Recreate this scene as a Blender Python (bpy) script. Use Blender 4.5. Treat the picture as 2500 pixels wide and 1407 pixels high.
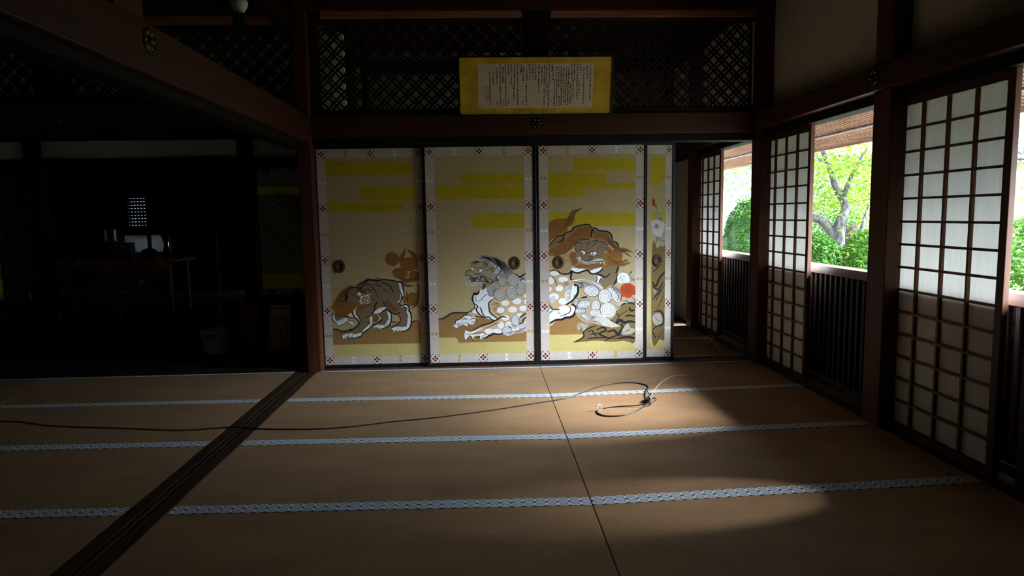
import bpy, bmesh, math, random
import numpy as np
from mathutils import Vector, Matrix
for o in list(bpy.data.objects): bpy.data.objects.remove(o)
SC = bpy.context.scene
COL = SC.collection

# ------------------------------------------------------------------ camera
FPX, YAW, PITCH, ROLL, HC = 1645.1, .042, -.1064, -.0165, 1.3097
_cy, _sy, _cp, _sp = math.cos(YAW), math.sin(YAW), math.cos(PITCH), math.sin(PITCH)
_F = Vector((_sy*_cp, _cy*_cp, _sp)); _R = Vector((_cy, -_sy, 0)); _U = _R.cross(_F)
_R, _U = math.cos(ROLL)*_R + math.sin(ROLL)*_U, -math.sin(ROLL)*_R + math.cos(ROLL)*_U
CAMP = Vector((0, 0, HC))
cam = bpy.data.cameras.new('camera'); camo = bpy.data.objects.new('camera', cam); COL.objects.link(camo)
m = Matrix.Identity(4)
for i in range(3):
    m[i][0], m[i][1], m[i][2], m[i][3] = _R[i], _U[i], -_F[i], CAMP[i]
camo.matrix_world = m
cam.sensor_width = 36; cam.lens = FPX/2500*36; cam.clip_start = .05; cam.clip_end = 300
SC.camera = camo

# ------------------------------------------------------------------ world, sun, exposure
w = bpy.data.worlds.new('world'); SC.world = w; w.use_nodes = True
WN, WL = w.node_tree.nodes, w.node_tree.links; bg = WN['Background']
# hazy overcast sky: even pale blue with a broad bright patch of thin cloud low on the garden side, plus the veiled sun
SKY, GLOW, GAZ, GEL, SAZ, SEL = 9.0, 262.0, -36., 24.5, 32., 7.
def _wm(op, a, b=None):
    n = WN.new('ShaderNodeMath'); n.operation = op
    for i, v in enumerate((a, b)):
        if v is None: continue
        if isinstance(v, (int, float)): n.inputs[i].default_value = v
        else: WL.new(v, n.inputs[i])
    return n.outputs[0]
_tc = WN.new('ShaderNodeTexCoord'); _sp = WN.new('ShaderNodeSeparateXYZ'); WL.new(_tc.outputs['Generated'], _sp.inputs[0])
_az = _wm('ARCTAN2', _sp.outputs[1], _sp.outputs[0]); _el = _wm('ARCSINE', _sp.outputs[2])
_a = _wm('DIVIDE', _wm('SUBTRACT', _az, math.radians(GAZ)), math.radians(SAZ)); _e = _wm('DIVIDE', _wm('SUBTRACT', _el, math.radians(GEL)), math.radians(SEL))
_a = _wm('MAXIMUM', _wm('MULTIPLY', _a, 1.15), _wm('MULTIPLY', _a, -1.0))
_g = _wm('EXPONENT', _wm('MULTIPLY', _wm('ADD', _wm('MULTIPLY', _a, _a), _wm('MULTIPLY', _e, _e)), -.5))
WL.new(_wm('ADD', _wm('MULTIPLY', _g, GLOW), SKY), bg.inputs[1]); bg.inputs[0].default_value = (.76, .89, 1.0, 1)
sun = bpy.data.lights.new('sun', 'SUN'); suno = bpy.data.objects.new('sun', sun); COL.objects.link(suno)
sun.energy = 24.0; sun.angle = math.radians(17); sun.color = (1.0, 1.0, 1.0)
_el, _az = math.radians(34.5), math.radians(3)
_d = Vector((math.cos(_el)*math.cos(_az), math.cos(_el)*math.sin(_az), math.sin(_el)))
suno.rotation_euler = _d.to_track_quat('Z', 'Y').to_euler(); suno.location = (20, 5, 12)
vs = SC.view_settings; vs.view_transform = 'Standard'; vs.look = 'None'; vs.gamma = 1; vs.use_curve_mapping = False
vs.exposure = 0.0

# pixel of the photograph -> point on a known plane of the room
def _ray(u, v): return _F + _R*((u-1250)/FPX) - _U*((v-703.5)/FPX)
def PX(u, v, x): d = _ray(u, v); return CAMP + d*(x/d[0])
def PY(u, v, y): d = _ray(u, v); return CAMP + d*(y/d[1])
def PZ(u, v, z=0.): d = _ray(u, v); return CAMP + d*((z-HC)/d[2])

# ------------------------------------------------------------------ materials
def mat(name, col, rough=.6, spec=.5, metal=0., var=.15, scale=(3, 3, 3), col2=None, bump=0., bscale=None, coat=0., detail=6):
    M = bpy.data.materials.new(name); M.use_nodes = True; N = M.node_tree.nodes; L = M.node_tree.links
    b = N['Principled BSDF']
    b.inputs['Roughness'].default_value = rough; b.inputs['Metallic'].default_value = metal
    b.inputs['Specular IOR Level'].default_value = spec; b.inputs['Coat Weight'].default_value = coat
    tc = N.new('ShaderNodeTexCoord'); mp = N.new('ShaderNodeMapping'); mp.inputs['Scale'].default_value = scale
    L.new(tc.outputs['Object'], mp.inputs['Vector'])
    nz = N.new('ShaderNodeTexNoise'); nz.inputs['Scale'].default_value = 1; nz.inputs['Detail'].default_value = detail
    L.new(mp.outputs[0], nz.inputs['Vector'])
    rp = N.new('ShaderNodeValToRGB'); e = rp.color_ramp.elements
    c1 = tuple(c*(1-var) for c in col) if col2 is None else col2
    c2 = tuple(min(1, c*(1+var)) for c in col)
    e[0].position = .3; e[1].position = .7; e[0].color = (*c1, 1); e[1].color = (*c2, 1)
    L.new(nz.outputs['Fac'], rp.inputs['Fac']); L.new(rp.outputs['Color'], b.inputs['Base Color'])
    if bump:
        n2 = nz
        if bscale:
            mp2 = N.new('ShaderNodeMapping'); mp2.inputs['Scale'].default_value = bscale; L.new(tc.outputs['Object'], mp2.inputs['Vector'])
            n2 = N.new('ShaderNodeTexNoise'); n2.inputs['Scale'].default_value = 1; n2.inputs['Detail'].default_value = 3; L.new(mp2.outputs[0], n2.inputs['Vector'])
        bp = N.new('ShaderNodeBump'); bp.inputs['Strength'].default_value = bump; bp.inputs['Distance'].default_value = .004
        L.new(n2.outputs['Fac'], bp.inputs['Height']); L.new(bp.outputs['Normal'], b.inputs['Normal'])
    return M
def wood(name, c, axis='x', rough=.6, var=.35, coat=0.):
    s = {'x': (1.2, 22, 22), 'y': (22, 1.2, 22), 'z': (22, 22, 1.2)}[axis]
    return mat(name, c, rough, .22, 0, var, s, bump=.15, coat=coat)
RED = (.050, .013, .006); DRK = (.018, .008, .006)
Wx, Wy, Wz = wood('cedar_x', RED, 'x'), wood('cedar_y', RED, 'y'), wood('cedar_z', (.075, .023, .011), 'z')
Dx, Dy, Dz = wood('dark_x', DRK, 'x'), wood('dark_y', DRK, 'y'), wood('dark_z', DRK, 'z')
WST = wood('stile_cedar', (.062, .019, .006), 'z', .55)
SILL = wood('sill_wood', (.05, .03, .02), 'y', .35)
LACQ = mat('black_lacquer', (.005, .005, .007), .42, .35, var=.1, coat=.08)
LACQM = mat('dark_track', (.009, .007, .006), .75, .12, var=.3)
PLAS = mat('plaster', (.50, .46, .38), .95, .2, var=.06, scale=(9, 9, 9), bump=.2, bscale=(140, 140, 140))
PLASG = mat('pale_plaster', (.85, .88, .84), .95, .2, var=.05, scale=(7, 7, 7), bump=.1)
CEIL = wood('ceiling_boards', (.12, .06, .035), 'y', .7)
def shoji_paper():
    M = bpy.data.materials.new('shoji_paper'); M.use_nodes = True; N = M.node_tree.nodes; L = M.node_tree.links
    N.remove(N['Principled BSDF']); out = N['Material Output']
    tc = N.new('ShaderNodeTexCoord'); mp = N.new('ShaderNodeMapping'); mp.inputs['Scale'].default_value = (60, 60, 5)
    nz = N.new('ShaderNodeTexNoise'); nz.inputs['Scale'].default_value = 1; nz.inputs['Detail'].default_value = 5
    rp = N.new('ShaderNodeValToRGB'); e = rp.color_ramp.elements
    e[0].color = (.76, .77, .75, 1); e[1].color = (.84, .84, .82, 1); e[0].position = .3; e[1].position = .7
    L.new(tc.outputs['Object'], mp.inputs[0]); L.new(mp.outputs[0], nz.inputs['Vector']); L.new(nz.outputs['Fac'], rp.inputs[0])
    d = N.new('ShaderNodeBsdfDiffuse'); t = N.new('ShaderNodeBsdfTranslucent'); x = N.new('ShaderNodeMixShader'); x.inputs[0].default_value = .18
    L.new(rp.outputs[0], d.inputs[0]); L.new(rp.outputs[0], t.inputs[0]); L.new(d.outputs[0], x.inputs[1]); L.new(t.outputs[0], x.inputs[2]); L.new(x.outputs[0], out.inputs[0])
    return M
PAPER = shoji_paper()
def flat(name, c, rough=.8, spec=.2, metal=0., trans=0.):
    M = bpy.data.materials.new(name); M.use_nodes = True; N = M.node_tree.nodes; L = M.node_tree.links; b = N['Principled BSDF']
    b.inputs['Roughness'].default_value = rough; b.inputs['Specular IOR Level'].default_value = spec; b.inputs['Metallic'].default_value = metal
    nz = N.new('ShaderNodeTexNoise'); nz.inputs['Scale'].default_value = 35; nz.inputs['Detail'].default_value = 4
    tc = N.new('ShaderNodeTexCoord'); L.new(tc.outputs['Object'], nz.inputs['Vector'])
    mx = N.new('ShaderNodeMix'); mx.data_type = 'RGBA'; mx.inputs[6].default_value = (*[k*.86 for k in c], 1); mx.inputs[7].default_value = (*[min(1, k*1.1) for k in c], 1)
    L.new(nz.outputs['Fac'], mx.inputs[0]); L.new(mx.outputs[2], b.inputs['Base Color'])
    return M

def tatami_mat():
    M = bpy.data.materials.new('tatami_rush'); M.use_nodes = True; N = M.node_tree.nodes; L = M.node_tree.links; b = N['Principled BSDF']
    tc = N.new('ShaderNodeTexCoord')
    def noise(sc, det=4):
        mp = N.new('ShaderNodeMapping'); mp.inputs['Scale'].default_value = sc; L.new(tc.outputs['Object'], mp.inputs[0])
        n = N.new('ShaderNodeTexNoise'); n.inputs['Scale'].default_value = 1; n.inputs['Detail'].default_value = det; L.new(mp.outputs[0], n.inputs['Vector']); return n
    a = noise((420, 160, 1), 2); c = noise((2.2, 5, 1), 5); g = noise((90, 500, 1), 1)
    r = N.new('ShaderNodeValToRGB'); e = r.color_ramp.elements; e[0].position = .3; e[1].position = .7
    e[0].color = (.21, .125, .065, 1); e[1].color = (.47, .305, .175, 1); L.new(a.outputs['Fac'], r.inputs[0])
    r2 = N.new('ShaderNodeValToRGB'); e = r2.color_ramp.elements; e[0].position = .35; e[1].position = .65
    e[0].color = (.72, .66, .60, 1); e[1].color = (1, 1, 1, 1); L.new(c.outputs['Fac'], r2.inputs[0])
    mx = N.new('ShaderNodeMix'); mx.data_type = 'RGBA'; mx.blend_type = 'MULTIPLY'; mx.inputs[0].default_value = .6
    L.new(r.outputs[0], mx.inputs[6]); L.new(r2.outputs[0], mx.inputs[7]); L.new(mx.outputs[2], b.inputs['Base Color'])
    b.inputs['Roughness'].default_value = .75; b.inputs['Specular IOR Level'].default_value = .12
    wv = N.new('ShaderNodeTexWave'); wv.bands_direction = 'Y'; wv.inputs['Scale'].default_value = 42; wv.inputs['Distortion'].default_value = .3
    L.new(tc.outputs['Object'], wv.inputs['Vector'])
    ad = N.new('ShaderNodeMath'); ad.operation = 'ADD'; L.new(wv.outputs['Fac'], ad.inputs[0]); L.new(g.outputs['Fac'], ad.inputs[1])
    bp = N.new('ShaderNodeBump'); bp.inputs['Strength'].default_value = .45; bp.inputs['Distance'].default_value = .002
    L.new(ad.outputs[0], bp.inputs['Height']); L.new(bp.outputs['Normal'], b.inputs['Normal'])
    return M
TAT = tatami_mat()
def heri_mat():
    # woven cloth edging: pale rings with a filled medallion on navy, from UVs counted in pattern repeats
    M = bpy.data.materials.new('woven_edging'); M.use_nodes = True; N = M.node_tree.nodes; L = M.node_tree.links; b = N['Principled BSDF']
    uv = N.new('ShaderNodeUVMap'); uv.uv_map = 'UVMap'; sp = N.new('ShaderNodeSeparateXYZ'); L.new(uv.outputs[0], sp.inputs[0])
    def mth(op, a, b_=None, clamp=False):
        n = N.new('ShaderNodeMath'); n.operation = op; n.use_clamp = clamp
        for i, v in enumerate((a, b_)):
            if v is None: continue
            if isinstance(v, (int, float)): n.inputs[i].default_value = v
            else: L.new(v, n.inputs[i])
        return n.outputs[0]
    fx = mth('SUBTRACT', mth('FRACT', sp.outputs[0]), .5)
    r = mth('SQRT', mth('ADD', mth('MULTIPLY', fx, fx), mth('MULTIPLY', sp.outputs[1], sp.outputs[1])))
    rp = N.new('ShaderNodeValToRGB'); rp.color_ramp.interpolation = 'LINEAR'; E_ = rp.color_ramp.elements
    pts = [(0, (.34, .43, .53)), (.26, (.42, .51, .60)), (.31, (.16, .23, .34)), (.37, (.17, .24, .35)), (.41, (.70, .76, .83)), (.525, (.74, .80, .86)), (.56, (.06, .09, .17)), (1, (.04, .065, .13))]
    E_[0].position = 0; E_[0].color = (*pts[0][1], 1); E_[1].position = 1; E_[1].color = (*pts[-1][1], 1)
    for p, c in pts[1:-1]:
        q = E_.new(p); q.color = (*c, 1)
    L.new(r, rp.inputs[0]); L.new(rp.outputs[0], b.inputs['Base Color']); b.inputs['Roughness'].default_value = .7; b.inputs['Specular IOR Level'].default_value = .2
    tc = N.new('ShaderNodeTexCoord'); nz = N.new('ShaderNodeTexNoise'); nz.inputs['Scale'].default_value = 700; L.new(tc.outputs['Object'], nz.inputs['Vector'])
    bp = N.new('ShaderNodeBump'); bp.inputs['Strength'].default_value = .3; bp.inputs['Distance'].default_value = .001; L.new(nz.outputs['Fac'], bp.inputs['Height']); L.new(bp.outputs['Normal'], b.inputs['Normal'])
    return M
HERI = heri_mat()

# ------------------------------------------------------------------ mesh helpers
class MB:
    def __init__(s): s.v = []; s.f = []; s.m = []; s.uv = None
    def quad(s, *p, mi=0):
        n = len(s.v); s.v += [tuple(q) for q in p]; s.f.append(tuple(range(n, n+len(p)))); s.m.append(mi); return s
    def hexa(s, p, mi=0):
        n = len(s.v); s.v += [tuple(q) for q in p]
        for f in ((0, 3, 2, 1), (4, 5, 6, 7), (0, 1, 5, 4), (1, 2, 6, 5), (2, 3, 7, 6), (3, 0, 4, 7)):
            s.f.append(tuple(n+i for i in f)); s.m.append(mi)
        return s
    def box(s, x0, x1, y0, y1, z0, z1, mi=0):
        return s.hexa([(x0, y0, z0), (x1, y0, z0), (x1, y1, z0), (x0, y1, z0), (x0, y0, z1), (x1, y0, z1), (x1, y1, z1), (x0, y1, z1)], mi)
    def bar(s, a, b, w, t, up=(0, 0, 1), mi=0):
        a, b = Vector(a), Vector(b); d = (b-a).normalized(); sd = d.cross(Vector(up)).normalized(); u2 = sd.cross(d)
        sd = sd*w/2; u2 = u2*t/2
        return s.hexa([a-sd-u2, a+sd-u2, a+sd+u2, a-sd+u2, b-sd-u2, b+sd-u2, b+sd+u2, b-sd+u2][0:8], mi) if False else s._ring(a, b, sd, u2, mi)
    def _ring(s, a, b, sd, u2, mi):
        n = len(s.v); c = [(-1, -1), (1, -1), (1, 1), (-1, 1)]
        for p in (a, b):
            for i, j in c: s.v.append(tuple(p+sd*i+u2*j))
        for k in range(4): s.f.append((n+k, n+(k+1) % 4, n+4+(k+1) % 4, n+4+k)); s.m.append(mi)
        s.f.append((n+3, n+2, n+1, n)); s.f.append((n+4, n+5, n+6, n+7)); s.m += [mi, mi]; return s
    def tube(s, pts, r, seg=8, mi=0, cap=True):
        pts = [Vector(p) for p in pts]; n0 = len(s.v); N_ = len(pts)
        rr = r if hasattr(r, '__len__') else [r]*N_
        ref = Vector((0, 0, 1)); prev = None
        for i, p in enumerate(pts):
            t = (pts[min(i+1, N_-1)]-pts[max(i-1, 0)]); t = t.normalized() if t.length > 1e-9 else Vector((0, 0, 1))
            if prev is None:
                a = t.cross(ref)
                if a.length < .1: a = t.cross(Vector((1, 0, 0)))
            else: a = prev-t*prev.dot(t)
            a.normalize(); prev = a; b = t.cross(a)
            for k in range(seg):
                an = 2*math.pi*k/seg; s.v.append(tuple(p+(a*math.cos(an)+b*math.sin(an))*rr[i]))
        for i in range(N_-1):
            for k in range(seg):
                q = n0+i*seg; s.f.append((q+k, q+(k+1) % seg, q+seg+(k+1) % seg, q+seg+k)); s.m.append(mi)
        if cap:
            s.f.append(tuple(n0+k for k in reversed(range(seg)))); s.f.append(tuple(n0+(N_-1)*seg+k for k in range(seg))); s.m += [mi, mi]
        return s
    def lathe(s, prof, c=(0, 0, 0), seg=32, mi=0):
        n0 = len(s.v)
        for r, z in prof:
            for k in range(seg):
                a = 2*math.pi*k/seg; s.v.append((c[0]+r*math.cos(a), c[1]+r*math.sin(a), c[2]+z))
        for i in range(len(prof)-1):
            for k in range(seg):
                q = n0+i*seg; s.f.append((q+k, q+(k+1) % seg, q+seg+(k+1) % seg, q+seg+k)); s.m.append(mi)
        s.f.append(tuple(n0+k for k in reversed(range(seg)))); s.f.append(tuple(n0+(len(prof)-1)*seg+k for k in range(seg))); s.m += [mi, mi]
        return s
    def build(s, name, mats, parent=None, bevel=0., smooth=False, origin=None):
        me = bpy.data.meshes.new(name); v = s.v
        if origin is None and parent is None and v:
            a = np.array(v); origin = ((a[:, 0].min()+a[:, 0].max())/2, (a[:, 1].min()+a[:, 1].max())/2, a[:, 2].min())
        if parent is not None: origin = tuple(parent.matrix_basis.translation) if parent.parent is None else tuple(parent.parent.matrix_basis.translation)
        org = Vector(origin or (0, 0, 0))
        me.from_pydata([(x-org[0], y-org[1], z-org[2]) for x, y, z in v], [], s.f)
        mats = mats if isinstance(mats, (list, tuple)) else [mats]
        for q in mats: me.materials.append(q)
        me.polygons.foreach_set('material_index', s.m)
        if s.uv:
            ul = me.uv_layers.new(name='UVMap'); ul.data.foreach_set('uv', [c for p in s.uv for c in p])
        if smooth: me.polygons.foreach_set('use_smooth', [True]*len(me.polygons))
        me.update()
        if not s.uv is None: pass
        o = bpy.data.objects.new(name, me); COL.objects.link(o)
        if parent is None: o.location = org
        else: o.parent = parent
        if bevel:
            b = o.modifiers.new('bevel', 'BEVEL'); b.width = bevel; b.segments = 2; b.limit_method = 'ANGLE'; b.angle_limit = math.radians(50)
        return o
def tag(o, label=None, cat=None, group=None, kind=None):
    if label: o['label'] = label
    if cat: o['category'] = cat
    if group: o['group'] = group
    if kind: o['kind'] = kind
    return o
def thing(name, label, cat, loc=(0, 0, 0), group=None):
    o = bpy.data.objects.new(name, None); COL.objects.link(o); o.location = loc; o.empty_display_size = .1
    return tag(o, label, cat, group)
def struct(name, mb, mats, bevel=0., label=None, cat=None):
    return tag(mb.build(name, mats, bevel=bevel), label, cat, kind='structure')
def crom(P, n=6, closed=False):
    P = [np.array(p, float) for p in P]
    if len(P) < 3 and not closed: return P
    out = []; N_ = len(P); rng = range(N_) if closed else range(N_-1)
    for i in rng:
        p1 = P[i]; p2 = P[(i+1) % N_]
        p0 = P[(i-1) % N_] if closed or i > 0 else 2*p1-p2
        p3 = P[(i+2) % N_] if closed or i < N_-2 else 2*p2-p1
        for k in range(n):
            t = k/n; out.append(.5*((2*p1)+(-p0+p2)*t+(2*p0-5*p1+4*p2-p3)*t*t+(-p0+3*p1-3*p2+p3)*t**3))
    if not closed: out.append(P[-1])
    return out
rnd = random.Random(7)

# ================================================================== SHELL
XL, XT, XS_, XR, XSH, Y0 = -1.4446, -1.6421, .472, 2.385, 2.442, 5.80
ZC = 3.16
b = MB(); b.box(-6.2, 2.60, -2.6, 10.2, -.12, -.055); struct('floor', b, Dy)
b = MB(); b.box(-6.2, 2.60, -2.6, 5.95, ZC, ZC+.08); b.box(-6.2, -1.5, 5.95, 10.2, ZC, ZC+.08); struct('ceiling', b, CEIL)
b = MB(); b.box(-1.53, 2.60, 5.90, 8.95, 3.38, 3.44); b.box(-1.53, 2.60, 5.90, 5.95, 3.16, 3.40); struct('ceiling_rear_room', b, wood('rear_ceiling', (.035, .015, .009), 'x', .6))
b = MB(); b.box(-6.28, -6.2, -2.6, 5.9, -.1, ZC); struct('wall_left', b, PLAS)
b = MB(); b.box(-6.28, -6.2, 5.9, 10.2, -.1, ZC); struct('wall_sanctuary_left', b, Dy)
b = MB(); b.box(-6.28, 2.66, -2.7, -2.6, -.1, ZC); struct('wall_front', b, PLAS)
# right (garden) wall: plaster above the head beam, solid beside the bays
b = MB(); b.box(2.47, 2.54, -2.6, 5.95, 2.14, ZC); b.box(2.47, 2.54, 5.95, 10.2, 2.14, 3.42); b.box(2.47, 2.54, 7.79, 10.2, -.05, 2.15); b.box(2.47, 2.54, -2.6, 1.10, -.05, 2.15); struct('wall_right', b, PLAS)
# posts along the garden side
pY = [-1.56, .28, 2.12, 3.96, 5.80, 7.64]
for i, y in enumerate(pY):
    b = MB(); b.box(2.365, 2.545, y-.09, y+.09, -.05, ZC); struct('trim_%d' % (i+1), b, Wz, .006)
b = MB(); b.box(2.36, 2.57, -2.6, 10.2, -.055, -.002); struct('trim_10', b, SILL)
def beam(n, x0, x1, y0, y1, z0, z1, m, bev=.006): b = MB(); b.box(x0, x1, y0, y1, z0, z1); return struct('trim_%d' % n, b, m, bev)
beam(11, 2.41, 2.53, -2.6, 10.1, 1.95, 2.01, LACQM)                 # head track above the paper screens
beam(12, 2.335, 2.47, -2.6, 5.9, 2.01, 2.155, Wy)                   # face beam
beam(13, 2.335, 2.47, 5.9, 10.1, 2.01, 2.155, Wy)
beam(14, 2.38, 2.47, -2.6, 5.75, 3.10, ZC, Wy)
# back wall of the near room
beam(20, -1.53, -1.408, 5.76, 5.94, -.05, ZC, Wz, .012)              # pillar at the room divider
beam(21, -1.408, 2.365, 5.80, 5.96, -.055, .004, wood('threshold', (.09, .04, .02), 'x', .4))
beam(22, -1.408, 2.365, 5.80, 5.96, 1.928, 1.985, LACQM)
beam(23, -1.408, 2.36, 5.765, 5.98, 1.985, 2.16, Wx)
beam(24, -1.408, 2.365, 5.83, 5.93, 2.16, 2.212, Dx)
beam(25, -1.408, 2.365, 5.83, 5.93, 2.935, 2.955, Dx)
beam(26, -1.30, .36, 5.80, 5.93, 2.955, 3.01, wood('rail_light', (.30, .12, .06), 'x', .5))
beam(27, .60, 2.34, 5.80, 5.93, 2.955, 3.01, wood('rail_light', (.30, .12, .06), 'x', .5))
beam(28, -1.408, 2.365, 5.77, 5.95, 3.01, ZC, Wx)
beam(36, -1.41, -1.345, 5.82, 5.94, 2.16, 3.0, Dz)
beam(29, .395, .575, 5.79, 5.95, 2.16, 3.01, Dz)
# divider between the two rooms (runs towards the camera)
b = MB()
for x0, x1, z in ((XT, XT+.065, .001), (XT+.065, XT+.083, -.012), (XT+.083, XT+.10, .001), (XT+.10, XT+.118, -.012), (XT+.118, XL-.012, .001)):
    b.box(x0, x1, -2.5, 5.76, -.05, z)
struct('trim_30', b, SILL)
beam(31, XL-.012, XL, -2.5, 5.76, -.05, .002, wood('mat_edge_strip', (.17, .07, .035), 'y', .5))
beam(32, -1.61, -1.47, -2.5, 5.76, 1.895, 1.945, LACQM)
beam(33, -1.655, -1.425, -2.5, 5.76, 1.945, 2.165, Wy)
beam(34, -1.60, -1.44, 2.84, 3.08, 2.165, ZC, Wz)
beam(35, -1.60, -1.48, 3.08, 5.76, 2.83, 2.93, Dy)
# back of the left room: open to the sanctuary
beam(40, -6.2, -1.53, 5.80, 5.96, -.05, .02, Dx)
beam(41, -6.2, -1.53, 5.80, 5.96, 2.0, 2.06, LACQM)
beam(42, -6.2, -1.53, 5.765, 5.98, 2.06, 2.30, Wx)
beam(43, -6.2, -1.53, 5.83, 5.93, 2.30, 2.345, Dx)
beam(44, -6.2, -1.56, 5.80, 5.93, 2.915, 2.975, wood('rail_left', (.30, .12, .06), 'x', .5))
beam(45, -6.2, -1.53, 5.77, 5.95, 2.975, ZC, Wx)
beam(46, -3.63, -3.40, 5.79, 5.95, 2.30, 2.92, Dz)
beam(47, -5.55, -5.40, 5.79, 5.95, 2.30, 2.92, Dz)
# sanctuary front, deeper in
SY = 6.9
b = MB(); b.box(-6.2, -1.53, SY+.04, SY+.10, 1.93, 2.32); struct('wall_back', b, PLASG)
b = MB(); b.box(-6.2, -1.35, SY+.10, SY+.16, 2.30, ZC); struct('wall_upper', b, PLASG)
for i, x in enumerate((-4.40, -2.345)): beam(50+i, x-.07, x+.07, SY-.02, SY+.12, .3, 2.34, Dz)
beam(52, -6.2, -1.53, SY, SY+.14, 1.84, 1.94, Dx); beam(53, -6.2, -1.53, SY, SY+.14, 2.13, 2.34, Dx)
beam(54, -6.2, -1.53, SY-.02, 10.1, .22, .30, mat('dais_lacquer', (.005, .004, .004), .85, .05, var=.2)); 
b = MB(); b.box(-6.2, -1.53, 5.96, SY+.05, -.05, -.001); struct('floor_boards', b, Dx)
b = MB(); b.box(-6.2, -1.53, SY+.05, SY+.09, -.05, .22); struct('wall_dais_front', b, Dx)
# rooms behind the painted doors
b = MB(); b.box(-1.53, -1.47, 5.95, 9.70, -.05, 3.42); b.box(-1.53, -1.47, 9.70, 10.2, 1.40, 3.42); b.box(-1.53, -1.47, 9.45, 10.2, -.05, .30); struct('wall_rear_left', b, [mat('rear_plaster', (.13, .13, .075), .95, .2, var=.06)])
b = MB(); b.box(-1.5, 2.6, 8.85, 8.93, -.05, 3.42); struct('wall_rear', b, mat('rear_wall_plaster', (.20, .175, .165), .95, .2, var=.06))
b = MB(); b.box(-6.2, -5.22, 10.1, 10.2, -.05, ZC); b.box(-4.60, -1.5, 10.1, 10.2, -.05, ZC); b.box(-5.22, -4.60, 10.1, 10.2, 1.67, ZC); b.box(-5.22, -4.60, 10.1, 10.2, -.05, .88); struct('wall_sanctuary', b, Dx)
beam(60, -1.47, -1.40, 7.58, 7.90, -.05, 3.38, Dz); beam(61, -1.47, -1.40, 8.70, 8.85, -.05, 3.38, Dz); beam(62, 2.36, 2.47, 8.70, 8.85, -.05, 3.38, Dz)
beam(63, -1.47, -1.41, 5.98, 8.85, 3.12, 3.27, Dy); beam(64, -1.47, 2.4, 8.79, 8.85, 3.12, 3.27, Dx); beam(65, 2.40, 2.47, 5.98, 8.85, 3.12, 3.38, Dy)
beam(66, -1.47, 2.4, 8.78, 8.85, 1.95, 2.15, Dx)
# ================================================================== TATAMI
ROWS = [[(-6.1, 5.79), (XL, 5.795), (XS_, 5.755), (XR, 5.79)],
        [(-6.1, 4.95), (-3.5, 4.90), (XL, 4.865), (XS_, 4.80), (XR, 4.892)],
        [(-6.1, 4.03), (-2.87, 3.975), (XL, 3.93), (XS_, 3.873), (XR, 3.965)],
        [(-6.1, 3.13), (-2.2, 3.028), (XL, 3.011), (XS_, 2.957), (XR, 3.061)],
        [(-6.1, 2.14), (XL, 2.08), (XS_, 2.03), (XR, 2.12)],
        [(-6.1, 1.16), (XL, 1.12), (XS_, 1.10), (XR, 1.16)],
        [(-6.1, .2), (XL, .2), (XS_, .2), (XR, .2)], [(-6.1, -.72), (XR, -.72)]]
def rowY(k, x):
    R_ = ROWS[k]
    for (a, ya), (b_, yb) in zip(R_, R_[1:]):
        if x <= b_: return ya+(yb-ya)*(x-a)/(b_-a)
    return R_[-1][1]
def heri(parent, x0, x1, yc0, yc1, w, sgn):
    # strip of edging on top of the mat, running down the mat's side
    b = MB(); b.uv = []; p = .0530; hw = w/2; n = 1
    z = .0022
    b.quad((x0, yc0-hw, z), (x1, yc1-hw, z), (x1, yc1+hw, z), (x0, yc0+hw, z))
    u0, u1 = x0/p, x1/p; v = .5*(w/.041)
    b.uv += [(u0, -v), (u1, -v), (u1, v), (u0, v)]
    ys = sgn*hw
    b.quad((x0, yc0+ys, z), (x0, yc0+ys, -.03), (x1, yc1+ys, -.03), (x1, yc1+ys, z)); b.uv += [(u0, v), (u0, v+.3), (u1, v+.3), (u1, v)]
    ys = -ys
    b.quad((x0, yc0+ys, z), (x0, yc0+ys, -.003), (x1, yc1+ys, -.003), (x1, yc1+ys, z)); b.uv += [(u0, v), (u0, v+.02), (u1, v+.02), (u1, v)]
    return b.build('woven_edging', HERI, parent)
cols = [(XL, XS_-.0015, 'middle'), (XS_+.0015, XR-.002, 'right'), (-3.58, XT-.004, 'left'), (-5.52, -3.584, 'far left')]
rown = ['first row from the painted doors', 'second row from the painted doors', 'third row from the painted doors', 'fourth row from the painted doors', 'row just in front of the viewer', 'row behind', 'last row behind']
for ci, (x0, x1, nm) in enumerate(cols):
    for k in range(5 if ci < 2 else (4 if ci == 2 else 3)):
        ya0, ya1, yb0, yb1 = rowY(k, x0), rowY(k, x1), rowY(k+1, x0), rowY(k+1, x1)
        g = .0012
        pl = {'middle': 'left of the long seam', 'right': 'beside the paper screens', 'left': 'in the left room', 'far left': 'at the far left edge'}[nm]
        t = thing('tatami_mat', 'tan tatami mat %s, %s' % (pl, rown[k]), 'tatami mat', ((x0+x1)/2, (ya0+yb0)/2, 0), 'tatami mats on the floor')
        b = MB(); b.hexa([(x0, yb0+g, -.054), (x1, yb1+g, -.054), (x1, ya1-g, -.054), (x0, ya0-g, -.054), (x0, yb0+g, 0), (x1, yb1+g, 0), (x1, ya1-g, 0), (x0, ya0-g, 0)])
        b.build('rush_surface', TAT, t, bevel=.003)
        wk = .052 if k == 0 else .041
        heri(t, x0+.001, x1-.001, ya0-g-wk/2, ya1-g-wk/2, wk, 1)
        heri(t, x0+.001, x1-.001, yb0+g+.0205, yb1+g+.0205, .041, -1)
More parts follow.
